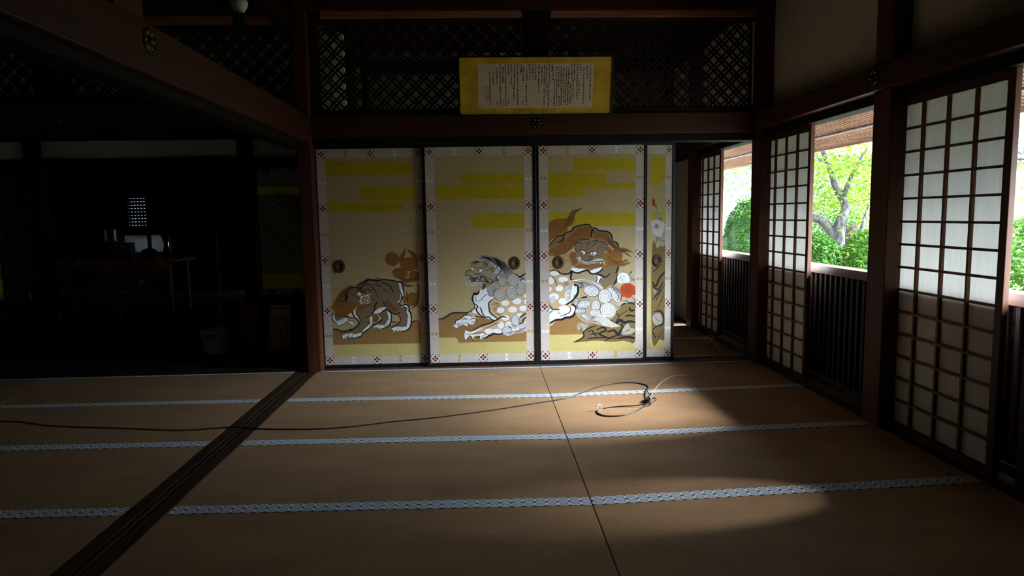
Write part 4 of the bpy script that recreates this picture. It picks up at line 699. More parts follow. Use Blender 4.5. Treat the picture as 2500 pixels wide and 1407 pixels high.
fusuma('third painted sliding door, facing brown lion above white curls, red peony and rocks', (.468, 1.432), [(1315.7, 355.6), (1574.1, 352.7), (1320.6, 883.2), (1572, 876.2)], (.492, 1.4065, .036, 1.902), 5.832, C3,
       [(93, 114), (614, 110), (610, 1279), (104, 1287)], [(66, 88), (68, 411), (70, 717), (73, 1020), (76, 1315), (355, 86), (641, 84), (641, 403), (639, 705), (638, 1003), (636, 1298), (357, 1308)],
       [(66, 254, 'dotg', 0), (70, 566, 'dotw', 0), (72, 867, 'dotg', 0), (76, 1168, 'dotw', 0), (641, 246, 'dotg', 0), (639, 554, 'dotw', 0), (638, 853, 'dotg', 0), (636, 1152, 'dotw', 0), (210, 88, 'dotg', 1), (499, 84, 'dotw', 1), (218, 1310, 'dotw', 1), (494, 1303, 'dotg', 1)], paint3, [(1364, 641, .052)])
fusuma('partly hidden fourth painted sliding door with white peony, behind the third door', (.735, 1.683), [(1316, 357), (1643, 353.5), (1323, 878), (1638.9, 870)], (.76, 1.660, .036, 1.90), 5.862, C3,
       [(93, 114), (780, 110), (773, 1267), (104, 1287)], [(806, 84), (805, 400), (804, 700), (801, 996), (797, 1287)],
       [(804, 246, 'dotg', 0), (803, 552, 'dotw', 0), (801, 848, 'dotg', 0), (799, 1142, 'dotw', 0)], paint4, [(1597, 635, .050)])
# ================================================================== TRANSOM LATTICES
def transom(x0, x1, z0, z1, label, y=5.87):
    t = thing('lattice_transom', label, 'lattice transom', ((x0+x1)/2, y, z0), 'diamond lattice transoms above the doors')
    P_ = .0948; bw = .0165
    for fam, sg in ((0, 1), (1, -1)):
        b = MB(); yy = y-.006+.013*fam
        # lines  x*sg - z = c  (45 degrees)
        cmin, cmax = min(sg*x0-z1, sg*x1-z1), max(sg*x0-z0, sg*x1-z0); k = math.floor(cmin/(P_*math.sqrt(2)))
        while k*P_*math.sqrt(2) < cmax:
            for o in (-.0155, .0155):
                c = k*P_*math.sqrt(2)+o*math.sqrt(2)
                pts = []
                for z in (z0, z1):
                    x = (c+z)*sg
                    if x0 <= x <= x1: pts.append((x, z))
                for x in (x0, x1):
                    z = sg*x-c
                    if z0 < z < z1: pts.append((x, z))
                if len(pts) >= 2:
                    a, e = min(pts), max(pts)
                    if abs(a[0]-e[0]) > .01: b.bar((a[0], yy, a[1]), (e[0], yy, e[1]), .012, bw, up=(0, 0, 1))
            k += 1
        b.build('lattice_bars', Dz, t)
    b = MB(); f = .012
    b.box(x0, x0+f, y-.016, y+.02, z0, z1); b.box(x1-f, x1, y-.016, y+.02, z0, z1); b.box(x0, x1, y-.016, y+.02, z0, z0+f); b.box(x0, x1, y-.016, y+.02, z1-f, z1); b.build('frame', Dx, t)
transom(-1.345, .393, 2.213, 2.934, 'diamond lattice transom above the two left painted doors')
transom(.577, 2.338, 2.213, 2.934, 'diamond lattice transom above the right painted doors, beside the garden wall')
transom(-3.40, -1.54, 2.346, 2.914, 'dark diamond lattice transom left of the pillar')
transom(-5.40, -3.63, 2.346, 2.914, 'dark diamond lattice transom at the far left')

# ================================================================== FRAMED CALLIGRAPHY
t = thing('framed_calligraphy', 'wide black-framed calligraphy on gold ground tilting forward above the painted doors', 'framed calligraphy', (.465, 5.69, 2.137))
O_ = Vector((-.174, 5.742, 2.137)); U1 = Vector((1, 0, 0)); V1 = Vector((0, -.105, .468)).normalized(); N1 = U1.cross(V1); PW, PH = 1.278, .48
def pq(u, v, n=0.): return O_+U1*u+V1*v+N1*n
def pbox(b, u0, u1, v0, v1, n0, n1): b.hexa([pq(u0, v0, n0), pq(u1, v0, n0), pq(u1, v1, n0), pq(u0, v1, n0), pq(u0, v0, n1), pq(u1, v0, n1), pq(u1, v1, n1), pq(u0, v1, n1)])
b = MB(); pbox(b, 0, PW, 0, .017, -.002, .022); pbox(b, 0, PW, PH-.012, PH, -.002, .022); pbox(b, 0, .011, .017, PH-.012, -.002, .022); pbox(b, PW-.011, PW, .017, PH-.012, -.002, .022); b.build('frame', LACQ, t, .002)
GOLD = mat('gold_paper', (.58, .37, .03), .6, .3, var=.18, scale=(9, 9, 9), col2=(.40, .24, .015))
b = MB(); r = .02; P = []
for cx_, cy_, a0 in ((PW-.012-r, PH-.013-r, 0), (.012+r, PH-.013-r, 90), (.012+r, .018+r, 180), (PW-.012-r, .018+r, 270)):
    for k in range(6): a = math.radians(a0+k*18); P.append(pq(cx_+r*math.cos(a), cy_+r*math.sin(a), .0060))
b.quad(*P); P2 = [p-N1*.004 for p in P]; b.quad(*reversed(P2))
b.build('gold_mount', GOLD, t)
b = MB(); pbox(b, .011, PW-.011, .017, PH-.012, -.001, .0015); b.build('backing', LACQ, t)
zu = lambda x: (x-80)/2310*PW
zv = lambda y: (1000-y)/930*PH
b = MB(); pbox(b, zu(372), zu(2088), zv(870), zv(187), .0062, .0068); b.build('writing_paper', mat('mulberry_paper', (.62, .50, .44), .9, .2, var=.07, scale=(40, 40, 40)), t)
b = MB(); rr = random.Random(11)
def stroke(b, x0, y0, x1, y1, w_, n=.0071):
    a = Vector((zu(x0), zv(y0), 0)); c = Vector((zu(x1), zv(y1), 0)); d = (c-a); 
    if d.length < 1e-5: return
    d.normalize(); s = Vector((-d[1], d[0], 0))*w_*1.45*PW/2310/2
    b.quad(*[pq(p[0], p[1], n) for p in (a-s, a+s, c+s*.5, c-s*.5)])
cols_ = [(2045, 210, 755), (1997, 222, 435), (1990, 715, 745), (1945, 245, 830), (1898, 200, 350), (1880, 435, 665), (1850, 190, 740), (1805, 195, 440), (1785, 440, 745), (1765, 195, 435), (1748, 490, 815), (1722, 235, 500), (1712, 500, 830), (1685, 240, 500), (1680, 520, 835), (1645, 270, 500), (1650, 500, 800),
         (1610, 235, 560), (1615, 560, 845), (1570, 235, 560), (1585, 690, 845), (1535, 235, 380), (1545, 420, 840), (1510, 420, 850), (1470, 195, 320), (1485, 240, 445), (1430, 195, 500), (1420, 500, 850), (1388, 240, 520), (1385, 520, 690), (1360, 195, 510), (1355, 575, 845), (1320, 240, 515), (1275, 195, 635), (1228, 195, 440),
         (1188, 195, 450), (1140, 195, 455), (1095, 270, 455), (1090, 490, 855), (1045, 240, 465), (1035, 755, 820), (1015, 195, 350), (960, 195, 480), (960, 480, 845), (915, 195, 500), (905, 500, 780), (865, 195, 520), (825, 195, 380), (820, 745, 830), (780, 195, 850), (742, 240, 480), (738, 755, 840), (700, 195, 845), (655, 245, 500), (655, 760, 830), (600, 285, 530), (550, 315, 840)]
for x, y0, y1 in cols_:
    y = y0
    while y < y1-12:
        h = rr.uniform(20, 27); w_ = rr.uniform(20, 30)
        for _ in range(rr.randint(3, 6)):
            if rr.random() < .55: yy = y+rr.uniform(.05, .8)*h; stroke(b, x-w_*rr.uniform(.2, .5), yy+rr.uniform(-1, 4), x+w_*rr.uniform(.2, .5), yy-rr.uniform(-2, 5), rr.uniform(3, 5.5))
            else: xx = x+rr.uniform(-.35, .35)*w_; stroke(b, xx, y+rr.uniform(0, .3)*h, xx+rr.uniform(-9, 9), y+rr.uniform(.6, .95)*h, rr.uniform(3, 6))
        y += h+rr.uniform(0, 3)
b.build('brush_writing', flat('sumi_ink', (.015, .012, .012)), t)
b = MB()
for cx_, cy_, h in ((490, 587, 50), (497, 700, 34)):
    for a in range(4):
        d = [(-h, -h), (h, -h), (h, h), (-h, h)]; p, q = d[a], d[(a+1) % 4]; stroke(b, cx_+p[0], cy_+p[1], cx_+q[0], cy_+q[1], 5)
    for _ in range(16): x, y = cx_+rr.uniform(-.8, .8)*h, cy_+rr.uniform(-.8, .8)*h; (stroke(b, x, y, x+rr.uniform(10, 26), y, 4) if rr.random() < .5 else stroke(b, x, y, x, y+rr.uniform(8, 22), 4))
o = b.build('red_seals', flat('seal_red', (.20, .035, .02)), t); o['label'] = 'two faded red square seals'

# ================================================================== NAIL COVERS
BRZ = mat('patinated_bronze', (.05, .045, .028), .4, .5, .8, var=.3); BRT = flat('bright_stud', (.50, .42, .26), .35, .5, .6)
def nailcover(c, n, label, R_=.052):
    c = Vector(c); n = Vector(n).normalized(); up = Vector((0, 0, 1)); s = up.cross(n).normalized()
    t = thing('nail_cover', label, 'nail cover', tuple(c), 'hexagonal metal nail covers on the beams')
    P = lambda r, a, h: tuple(c+s*(r*math.cos(a))+up*(r*math.sin(a))+n*h)
    b = MB(); ring = [[P(r, math.pi/6+k*math.pi/3, h) for k in range(6)] for r, h in ((R_, 0), (R_, .006), (R_*.93, .009), (R_*.88, .005))]
    n0 = 0
    for g in ring: b.v += g
    for i in range(3):
        for k in range(6): q = i*6; b.f.append((q+k, q+(k+1) % 6, q+6+(k+1) % 6, q+6+k)); b.m.append(0)
    b.f.append(tuple(range(18, 24))); b.m.append(0); b.build('hexagon_plate', BRZ, t)
    b = MB(); pr = [(R_*.34, .005), (R_*.33, .012), (R_*.22, .018), (R_*.02, .020)]
    for r, h in pr: b.v += [P(r, 2*math.pi*k/14, h) for k in range(14)]
    for i in range(3):
        for k in range(14): q = i*14; b.f.append((q+k, q+(k+1) % 14, q+14+(k+1) % 14, q+14+k)); b.m.append(0)
    b.build('dome', LACQ, t, smooth=True)
    for j in range(6):
        b = MB(); a = j*math.pi/3; cc = c+s*(R_*.62*math.cos(a))+up*(R_*.62*math.sin(a))
        for r, h in ((R_*.12, .005), (R_*.10, .009), (R_*.02, .010)): b.v += [tuple(cc+s*(r*math.cos(2*math.pi*k/8))+up*(r*math.sin(2*math.pi*k/8))+n*h) for k in range(8)]
        for i in range(2):
            for k in range(8): q = i*8; b.f.append((q+k, q+(k+1) % 8, q+8+(k+1) % 8, q+8+k)); b.m.append(0)
        b.build('stud', BRT, t, smooth=True)
    return t
p = PY(1311, 300, 5.765); nailcover((p[0], 5.765, p[2]-.005), (0, -1, 0), 'hexagonal nail cover directly under the framed calligraphy')
p = PY(141, 287, 5.765); nailcover((p[0], 5.765, p[2]), (0, -1, 0), 'hexagonal nail cover on the dark beam at upper left')
p = PX(363, 100, -1.425); nailcover((-1.425, p[1], p[2]), (1, 0, 0), 'nail cover seen edge-on on the slanting divider beam', .058)
p = PX(2134, 186, 2.335); nailcover((2.335, p[1], p[2]-.01), (-1, 0, 0), 'nail cover on the garden-side beam above the second post')
p = PY(596, 390, 6.88); nailcover((p[0], 6.88, 1.89), (0, -1, 0), 'small nail cover on the sanctuary beam above the pale no-smoking board', .046)

# ================================================================== PENDANT LAMP HOLDER
LX, LY = PY(585, 30, 4.0)[0], 4.0; lz = PY(585, 57, 4.0)[2]; k = 4.0/1645.1
t = thing('pendant_lamp_holder', 'white porcelain lamp holder with black cap and black socket hanging at top left', 'lamp', (LX, LY, lz))
b = MB(); b.lathe([(16.5*k, 0), (17*k, 1*k), (16.5*k, 20*k), (11*k, 21.5*k)], (LX, LY, lz), 28); b.build('black_socket', LACQ, t, smooth=False)
b = MB(); b.lathe([(11.5*k, 21*k), (12*k, 23*k), (10.5*k, 24*k), (11*k, 27*k), (16*k, 33*k), (17.5*k, 36*k), (17.5*k, 38*k), (19.5*k, 42*k), (20*k, 49*k), (17*k, 51*k)], (LX, LY, lz), 32); b.build('porcelain_body', flat('white_porcelain', (.62, .64, .66), .15, .6), t, smooth=True)
b = MB(); b.lathe([(17*k, 51*k), (17.5*k, 56*k), (12*k, 62*k), (3*k, 66*k)], (LX, LY, lz), 28); b.build('black_cap', LACQ, t, smooth=True)
b = MB(); b.tube([(LX, LY, lz+64*k), (LX, LY, ZC)], .004, 8); b.build('cord', LACQ, t)

# ================================================================== CABLES ON THE MATS
CABM = mat('black_cable', (.02, .022, .028), .35, .5, var=.2)
px = [(-60, 1022), (0, 1028), (60, 1031), (130, 1040), (300, 1046), (440, 1051), (520, 1046), (575, 1043), (620, 1046), (655, 1048), (760, 1048), (850, 1043), (960, 1030), (1080, 1018), (1200, 1002), (1300, 986), (1380, 973), (1424, 958), (1461, 944), (1499, 936.5), (1543, 934.5), (1572, 939), (1583, 945), (1580, 954), (1589, 967), (1601, 975), (1591, 983), (1553, 990.6), (1514, 992.5), (1474, 997), (1461, 1002), (1459, 1008), (1472, 1014.6), (1495, 1016.5), (1524, 1013.6), (1553, 1004), (1572, 992.5), (1580, 985), (1585, 980)]
pts = []
for i, (u, v) in enumerate(px):
    h = .0048
    if i in (24, 25, 26): h = .028
    if i == 23 or i == 27: h = .014
    q = PZ(u, v, h); pts.append(tuple(q))
t = thing('extension_cable', 'black extension cable snaking across the mats and looping by the white ring', 'cable', tuple(PZ(1585, 980)))
b = MB(); b.tube(crom(pts, 6), .0043, 8); b.build('cable', CABM, t, smooth=True)
c = PZ(1586, 980, 0)
b = MB(); b.bar((c[0]-.035, c[1]-.05, .015), (c[0]+.012, c[1]+.035, .017), .034, .024); b.bar((c[0]-.012, c[1]-.03, .024), (c[0]+.03, c[1]+.01, .026), .020, .014); b.build('socket_block', LACQ, t, .004)
b = MB(); b.bar((c[0]-.004, c[1]-.02, .0335), (c[0]+.010, c[1]+.012, .0335), .005, .003); b.bar((c[0]+.012, c[1]-.026, .034), (c[0]+.024, c[1]-.002, .034), .006, .003); o = b.build('white_marks', flat('cable_tag_white', (.75, .76, .78)), t); o['label'] = 'small white labels on the socket block'
wp = [(1589, 976), (1591, 966), (1593, 958), (1603, 946), (1616, 933), (1637, 921), (1655, 917.6), (1687, 915.7), (1710, 911), (1731, 903), (1752, 893)]
t = thing('white_cord', 'thin white cord trailing from the cable socket towards the corner post', 'cable', tuple(PZ(1637, 921)))
b = MB(); b.tube(crom([tuple(PZ(u, v, .04 if i == 0 else (.02 if i == 1 else .003))) for i, (u, v) in enumerate(wp)], 6), .0026, 8); b.build('cord', flat('white_plastic', (.78, .78, .76), .4), t, smooth=True)
c = PZ(1462, 1004, 0); b = MB(); P = [(c[0]+.0195*math.cos(a)*.95, c[1]+.006*math.cos(a), .0235+.0195*math.sin(a)) for a in [2*math.pi*k/28 for k in range(29)]]; b.tube(P, .0038, 8, cap=False)
tag(b.build('plastic_ring', flat('white_ring', (.85, .85, .85), .35), smooth=True), 'small white plastic ring standing on the cable loop', 'ring')
t = thing('pale_cord_tangle', 'dim tangle of thin pale cord on the floor of the small room', 'cord', tuple(PZ(1739, 830)))
b = MB(); q = lambda x, y, h=.01: tuple(PZ(1660+x/14.7, 790+y/14.7, h))
for S_ in ([(380, 830, .006), (700, 690, .03), (1000, 590, .05), (1170, 570, .09)], [(1400, 980, .006), (1290, 800, .03), (1190, 680, .06), (1170, 540, .10)], [(870, 850, .006), (950, 760, .02), (1080, 700, .05), (1180, 600, .09)], [(950, 470, .01), (1050, 440, .03), (1160, 430, .05), (1290, 470, .02)], [(1300, 520, .01), (1600, 450, .03), (1700, 550, .006)], [(480, 560, .005), (520, 740, .006), (620, 860, .006)], [(1010, 840, .006), (1100, 740, .04), (1180, 560, .10), (1200, 480, .10)], [(1680, 760, .006), (1850, 745, .006)], [(560, 580, .006), (760, 560, .02), (1060, 530, .06), (1200, 560, .09)]):
    b.tube(crom([q(*p) for p in S_], 5), .006, 6)
b.build('cord_strands', flat('pale_cord', (.35, .33, .27)), t, smooth=True)

# ================================================================== BUCKET, BOARDS, POLE (on the floor before the dais)
GALV = mat('galvanised_steel', (.80, .88, .92), .35, .5, .25, var=.35, scale=(14, 14, 14))
q = PZ(528, 863, 0); t = thing('metal_bucket', 'small galvanised metal bucket on the dark floor left of the boards', 'bucket', (q[0], q[1], 0))
cx_, cy_ = q[0], q[1]
b = MB(); b.lathe([(.097, 0), (.100, .012), (.100, .02), (.138, .235), (.143, .237), (.145, .243), (.141, .247), (.135, .243), (.096, .015), (.01, .012)], (cx_, cy_, 0), 40); b.build('pail', GALV, t, smooth=True)
b = MB(); b.tube([(cx_+.142*math.cos(a), cy_+.142*math.sin(a)-(.02 if False else 0)-.012, .230-.030*abs(math.sin(a))) for a in [math.pi+math.pi*k/14 for k in range(15)]], .0035, 6); hd = b.build('handle', GALV, t, smooth=True)
b = MB(); b.bar((cx_-.02, cy_-.152, .200), (cx_+.02, cy_-.152, .200), .02, .02); b.build('grip', LACQ, hd)
def text_mesh(txt, size, m_, name, parent, org, ux, uy, spacing=1.0):
    cu = bpy.data.curves.new(name, 'FONT'); cu.body = txt; cu.size = size; cu.align_x = 'CENTER'; cu.align_y = 'CENTER'; cu.offset = 0; cu.space_line = spacing
    o = bpy.data.objects.new('tmp', cu); COL.objects.link(o); dg = bpy.context.evaluated_depsgraph_get(); me = bpy.data.meshes.new_from_object(o.evaluated_get(dg)); bpy.data.objects.remove(o)
    base = parent.matrix_basis.translation; org, ux, uy = Vector(org), Vector(ux).normalized(), Vector(uy).normalized()
    for v in me.vertices: v.co = org+ux*v.co.x+uy*v.co.y-base
    me.name = name; me.materials.clear(); me.materials.append(m_); r = bpy.data.objects.new(name, me); COL.objects.link(r); r.parent = parent; return r
def board(tl, tr_, bl, br, label, m_, ytop, ybot, txt):
    A_, B_, C_, D_ = PY(*tl, ytop), PY(*tr_, ytop), PY(*bl, ybot), PY(*br, ybot)
    t = thing('wooden_notice_board', label, 'notice board', tuple((C_+D_)/2), 'wooden notice boards leaning against the dais')
    n = (B_-A_).cross(A_-C_).normalized(); n = n if n[1] < 0 else -n
    b = MB(); b.hexa([C_-n*.014, D_-n*.014, B_-n*.014, A_-n*.014, C_, D_, B_, A_]); b.build('board', m_, t, .002)
    ux = (D_-C_).normalized(); uy = (A_-C_).normalized(); W_ = (D_-C_).length; H_ = (A_-C_).length
    for s_, fu, fv, sz, nm in txt: text_mesh(s_, sz, INKM, nm, t, C_+ux*W_*fu+uy*H_*fv+n*.0015, ux, uy, 1.0)
    return t
INKM = flat('board_ink', (.01, .008, .008))
vt = lambda s: '\n'.join(s)
board((661, 744.8), (711.6, 744.8), (654.7, 854.8), (707.8, 854.8), 'pale wooden no-smoking board with black characters, right of the two boards', wood('pale_board', (.80, .48, .28), 'z', .6, .2), 6.86, 6.78,
      [('NO SMOKING', .52, .93, .030, 'heading'), (vt('禁'), .50, .68, .066, 'large_character'), (vt('煙'), .47, .36, .066, 'large_character'), (vt('多宝殿内部'), .82, .50, .044, 'right_characters'), (vt('大本山天龍寺'), .14, .30, .030, 'left_characters')])
t = board((586.8, 739), (634, 737), (580, 857.5), (627, 855), 'dark weathered wooden board with faded writing, left of the two boards', wood('aged_board', (.20, .10, .06), 'z', .6, .3), 6.86, 6.78, [])
BC = PY(580, 857.5, 6.78); BD = PY(627, 855, 6.78); BT = PY(586.8, 739, 6.86)
b = MB(); 
for i in range(3):
    for j in range(9):
        u = .2+.3*i+rr.uniform(-.02, .02); v = .12+.085*j
        p0 = BC.lerp(BD, u).lerp(BT+(BD-BC)*u, v)+Vector((0, -.002, 0))
        for _ in range(3): x, z = rr.uniform(-.012, .012), rr.uniform(-.014, .014); w_ = rr.uniform(.004, .012); b.quad((p0[0]+x-w_, p0[1], p0[2]+z-.0015), (p0[0]+x+w_, p0[1], p0[2]+z-.0015), (p0[0]+x+w_, p0[1], p0[2]+z+.0015), (p0[0]+x-w_, p0[1], p0[2]+z+.0015))
o = b.build('faded_writing', flat('faded_ink', (.04, .022, .015)), t)
b = MB(); 
for z_ in (BC+Vector((.01, -.002, .012)), BD+Vector((-.01, -.002, .012))): b.lathe([(.006, -.004), (.007, 0), (.004, .004)], tuple(z_), 10)
b.build('corner_nails', BRT, t)
t = thing('bamboo_pole', 'thin pale-streaked bamboo pole leaning upright above the bucket', 'pole', tuple(PY(541, 850, 6.87)))
P = [PY(u, v, y) for u, v, y in ((543, 850, 6.87), (539, 745, 6.88), (530, 600, 6.89), (524, 525, 6.90))]; b = MB(); b.tube(crom([tuple(p) for p in P], 8), .010, 8); b.build('culm', mat('old_bamboo', (.20, .25, .15), .35, .5, var=.7, scale=(3, 3, 9), col2=(.015, .015, .012)), t, smooth=True)
b = MB()
for f in (.3, .55, .8): p = P[0].lerp(P[3], f); b.lathe([(.0105, -.004), (.013, 0), (.0105, .004)], (p[0]-.0, p[1], p[2]), 10)
b.build('nodes', LACQ, t)

# ================================================================== SANCTUARY
DZ = .30
SGOLD = mat('bright_gold_band', (.92, .88, .05), .6, .3, var=.08)
def sfus(x0, x1, label, seed):
    t = thing('sanctuary_sliding_door', label, 'sliding door', ((x0+x1)/2, SY+.02, .54), 'painted panels of the sanctuary front')
    b = MB(); b.box(x0, x1, SY+.01, SY+.035, .54, .558); b.box(x0, x1, SY+.01, SY+.035, 1.822, 1.84); b.box(x0, x0+.02, SY+.01, SY+.035, .558, 1.822); b.box(x1-.02, x1, SY+.01, SY+.035, .558, 1.822); b.build('frame', LACQ, t)
    b = MB(); b.box(x0+.02, x1-.02, SY+.018, SY+.03, .558, 1.822); b.build('paper', mat('sanctuary_paper', (.34, .38, .28), .85, .2, var=.08), t)
    b = MB(); y = SY+.0172
    def R_(a, c, d, e, mi=0): b.quad((a, y, d), (c, y, d), (c, y, e), (a, y, e), mi=mi)
    R_(x0+.02, x1-.02, 1.56, 1.64, 0); R_(x0+.02, x1-.02, .615, .765, 0)
    for z in (.575, 1.79): 
        for x in (x0+.12, (x0+x1)/2, x1-.12): R_(x-.035, x+.035, z-.015, z+.03, 1)
    b.build('gold_bands', [SGOLD, dict(PIG)['sqbrown']], t)
    b = MB(); r3 = random.Random(seed); y = SY+.0168
    for j in range(14):
        z = .98+.042*j; P = crom([(x0+.05+k*(x1-x0-.1)/7, z+.05*math.sin(k*1.3+j*.4)+r3.uniform(-.01, .01)) for k in range(8)], 4)
        for a, c in zip(P, P[1:]): b.quad((a[0], y, a[1]-.004), (c[0], y, c[1]-.004), (c[0], y, c[1]+.006), (a[0], y, a[1]+.006))
    b.build('ink_waves', dict(PIG)['dgrey'], t)
    return t
sfus(-2.265, -1.53, 'dim painted panel with gold bands and ink waves between bucket side and pillar', 3)
sfus(-5.40, -4.78, 'dim painted panel at the far left edge of the picture', 4)
b = MB(); b.box(-2.27, -1.53, SY+.01, SY+.09, DZ, .54); b.box(-5.9, -4.47, SY+.01, SY+.09, DZ, .54); struct('wall_panel_sills', b, Dx)
TYY = 7.45
A_, B_ = PY(27, 640, TYY), PY(425, 636, TYY); zt = (A_[2]+B_[2])/2
t = thing('altar_table', 'wide low altar table draped with gold brocade in the dark left sanctuary', 'table', ((A_[0]+B_[0])/2, TYY+.25, DZ))
b = MB(); b.box(A_[0], B_[0], TYY+.01, TYY+.55, zt-.03, zt); b.build('table_top', LACQ, t)
for x in (A_[0]+.1, B_[0]-.1):
    for y in (TYY+.06, TYY+.5): b = MB(); b.box(x-.03, x+.03, y-.03, y+.03, DZ, zt-.03); b.build('leg', LACQ, t)
def brocade():
    M = bpy.data.materials.new('gold_brocade'); M.use_nodes = True; N = M.node_tree.nodes; L = M.node_tree.links; bs = N['Principled BSDF']
    tc = N.new('ShaderNodeTexCoord'); v = N.new('ShaderNodeTexVoronoi'); v.inputs['Scale'].default_value = 26; L.new(tc.outputs['Object'], v.inputs['Vector'])
    w_ = N.new('ShaderNodeMath'); w_.operation = 'SINE'; mu = N.new('ShaderNodeMath'); mu.operation = 'MULTIPLY'; mu.inputs[1].default_value = 34; L.new(v.outputs['Distance'], mu.inputs[0]); L.new(mu.outputs[0], w_.inputs[0])
    r = N.new('ShaderNodeValToRGB'); e = r.color_ramp.elements; e[0].position = .35; e[0].color = (.26, .04, .02, 1); e[1].position = .6; e[1].color = (.90, .62, .12, 1); L.new(w_.outputs[0], r.inputs[0]); L.new(r.outputs[0], bs.inputs['Base Color'])
    bs.inputs['Metallic'].default_value = .35; bs.inputs['Roughness'].default_value = .42; return M
b = MB(); nx = 40
drop = lambda f: .20 if f < .06 else (.27 if f < .74 else .27+.28*max(0, 1-abs(f-.80)/.14))
rows_ = []
for j in range(7):
    row = []
    for i in range(nx+1):
        f = i/nx; x = A_[0]-.01+(B_[0]-A_[0]+.02)*f; d = .20+(.0 if f < .06 else .30*min(1, (f-.06)/.1)) if f < .5 else .50-(.0 if f < .74 else .48*(f-.74)/.26)
        z = zt+.004-d*j/6; y = TYY-.008-.012*math.sin(f*40)*j/6-.01*j/6; row.append((x, y, z))
    rows_.append(row)
rows_.insert(0, [(p[0], TYY+.5, zt+.004) for p in rows_[0]])
for r0, r1 in zip(rows_, rows_[1:]):
    for i in range(nx): b.quad(r0[i], r0[i+1], r1[i+1], r1[i])
o = b.build('brocade_cloth', brocade(), smooth=True); so = o.modifiers.new('thick', 'SOLIDIFY'); so.thickness = .003
tag(o, 'gold and dark-red brocade cloth hanging from the front of the altar table', 'cloth')
# reading desk before the altar
D0, D1 = PY(85, 690, 7.15), PY(338, 692, 7.15)
t = thing('offering_desk', 'low black desk standing in front of the brocade cloth', 'desk', ((D0[0]+D1[0])/2, 7.25, DZ))
b = MB(); b.box(D0[0], D1[0], 7.15, 7.36, D0[2]-.03, D0[2]); b.build('desk_top', LACQ, t, .003)
for x in (D0[0]+.06, D0[0]+.19, D1[0]-.13-.12, D1[0]-.12): b = MB(); b.box(x-.02, x+.02, 7.17, 7.21, DZ, D0[2]-.03); b.build('leg', LACQ, t)
b = MB(); b.box(D0[0]+.05, D1[0]-.1, 7.18, 7.20, D0[2]-.19, D0[2]-.15); b.build('stretcher', LACQ, t)
def pot(u, v, Y_, prof, m_, label, cat, name, sc=1.0, base=None, group=None):
    q = PY(u, v, Y_); z0 = base if base is not None else q[2]; b = MB(); b.lathe([(r*sc, h*sc) for r, h in prof], (q[0], Y_, z0), 24); return tag(b.build(name, m_, smooth=True), label, cat, group)
TEAL = mat('celadon_bronze', (.03, .06, .065), .25, .6, .5, var=.2)
pot(203, 690, 7.24, [(.05, 0), (.075, .01), (.10, .06), (.105, .10), (.115, .11), (.11, .115), (.09, .10), (.01, .09)], TEAL, 'dark teal incense burner on the black desk', 'incense burner', 'incense_burner', 1, D0[2])
pot(366, 636, 7.62, [(.03, 0), (.07, .01), (.085, .05), (.07, .10), (.03, .115), (.012, .12)], LACQ, 'dark domed altar vessel with small highlights at the right of the altar table', 'vessel', 'altar_vessel', 1, zt+.005)
pot(180, 636, 7.62, [(.02, 0), (.045, .01), (.05, .035), (.03, .06), (.008, .075), (.007, .16), (.03, .17), (.032, .18)], LACQ, 'small dark candlestick at the left middle of the altar table', 'candlestick', 'candlestick', 1, zt+.005)
pot(90, 636, 7.70, [(.03, 0), (.06, .02), (.035, .08), (.02, .16), (.05, .26), (.055, .28), (.04, .28)], LACQ, 'dark flower vase at the left end of the altar table', 'vase', 'flower_vase', 1, zt+.005)
pot(408, 636, 7.70, [(.03, 0), (.06, .02), (.035, .08), (.02, .16), (.05, .26), (.055, .28), (.04, .28)], LACQ, 'dark flower vase at the right end of the altar table', 'vase', 'flower_vase', 1, zt+.005)
for u in (90, 408):
    q = PY(u, 560, 7.70); t = thing('altar_flowers', 'dim leafy flower arrangement above the %s end of the altar' % ('left' if u < 200 else 'right'), 'flowers', (q[0], 7.70, zt+.28))
    b = MB()
    for _ in range(130): leaf(b, Vector((q[0]+rr.gauss(0, .09), 7.70+rr.gauss(0, .06), zt+.50+rr.gauss(0, .13))), .055) if False else None
    for _ in range(130):
        p = Vector((q[0]+rr.gauss(0, .09), 7.70+rr.gauss(0, .06), zt+.52+rr.gauss(0, .11))); a = Vector((rr.gauss(0, 1), rr.gauss(0, 1), rr.gauss(0, 1))).normalized()*.03; c = a.cross(Vector((rr.random(), 1, rr.random()))).normalized()*.012; b.quad(p-a, p-c, p+a, p+c)
    b.build('leaves', flat('altar_leaf', (.10, .12, .05)), t)
    b = MB()
    for k in range(5): b.tube([(q[0]+.005*k, 7.70, zt+.24), (q[0]+.03*(k-2), 7.70+.01*k, zt+.55)], .003, 5)
    b.build('stems', flat('altar_stem', (.05, .06, .03)), t)
def boxitem(u0, v0, u1, v1, Y_, dpt, m_, name, label, cat, zb=None):
    a, c = PY(u0, v1, Y_), PY(u1, v0, Y_); b = MB(); z0 = a[2] if zb is None else zb; b.box(a[0], c[0], Y_, Y_+dpt, z0, c[2]); return tag(b.build(name, m_, bevel=.004), label, cat)
boxitem(208, 592, 280, 636, 7.72, .2, LACQ, 'black_box', 'black lacquered box standing on the altar table', 'box', zt+.005)
boxitem(281, 593, 316, 636, 7.60, .12, flat('grey_card', (.13, .14, .13)), 'grey_box', 'small grey box with a white label on the altar table', 'box', zt+.005)
boxitem(295, 600, 304, 609, 7.594, .004, flat('white_label', (.6, .6, .6)), 'paper_label', 'tiny white paper label on the grey altar box', 'label')
q = PY(252, 590, 8.3); b = MB(); b.lathe([(.17, 0), (.18, .01), (.18, .14), (.165, .15)], (q[0], 8.3, q[2]), 32); tag(b.build('lacquer_drum', mat('brown_lacquer', (.13, .04, .025), .2, .6, var=.25, coat=.5), smooth=False), 'reddish-brown lacquered drum behind the altar table', 'drum')
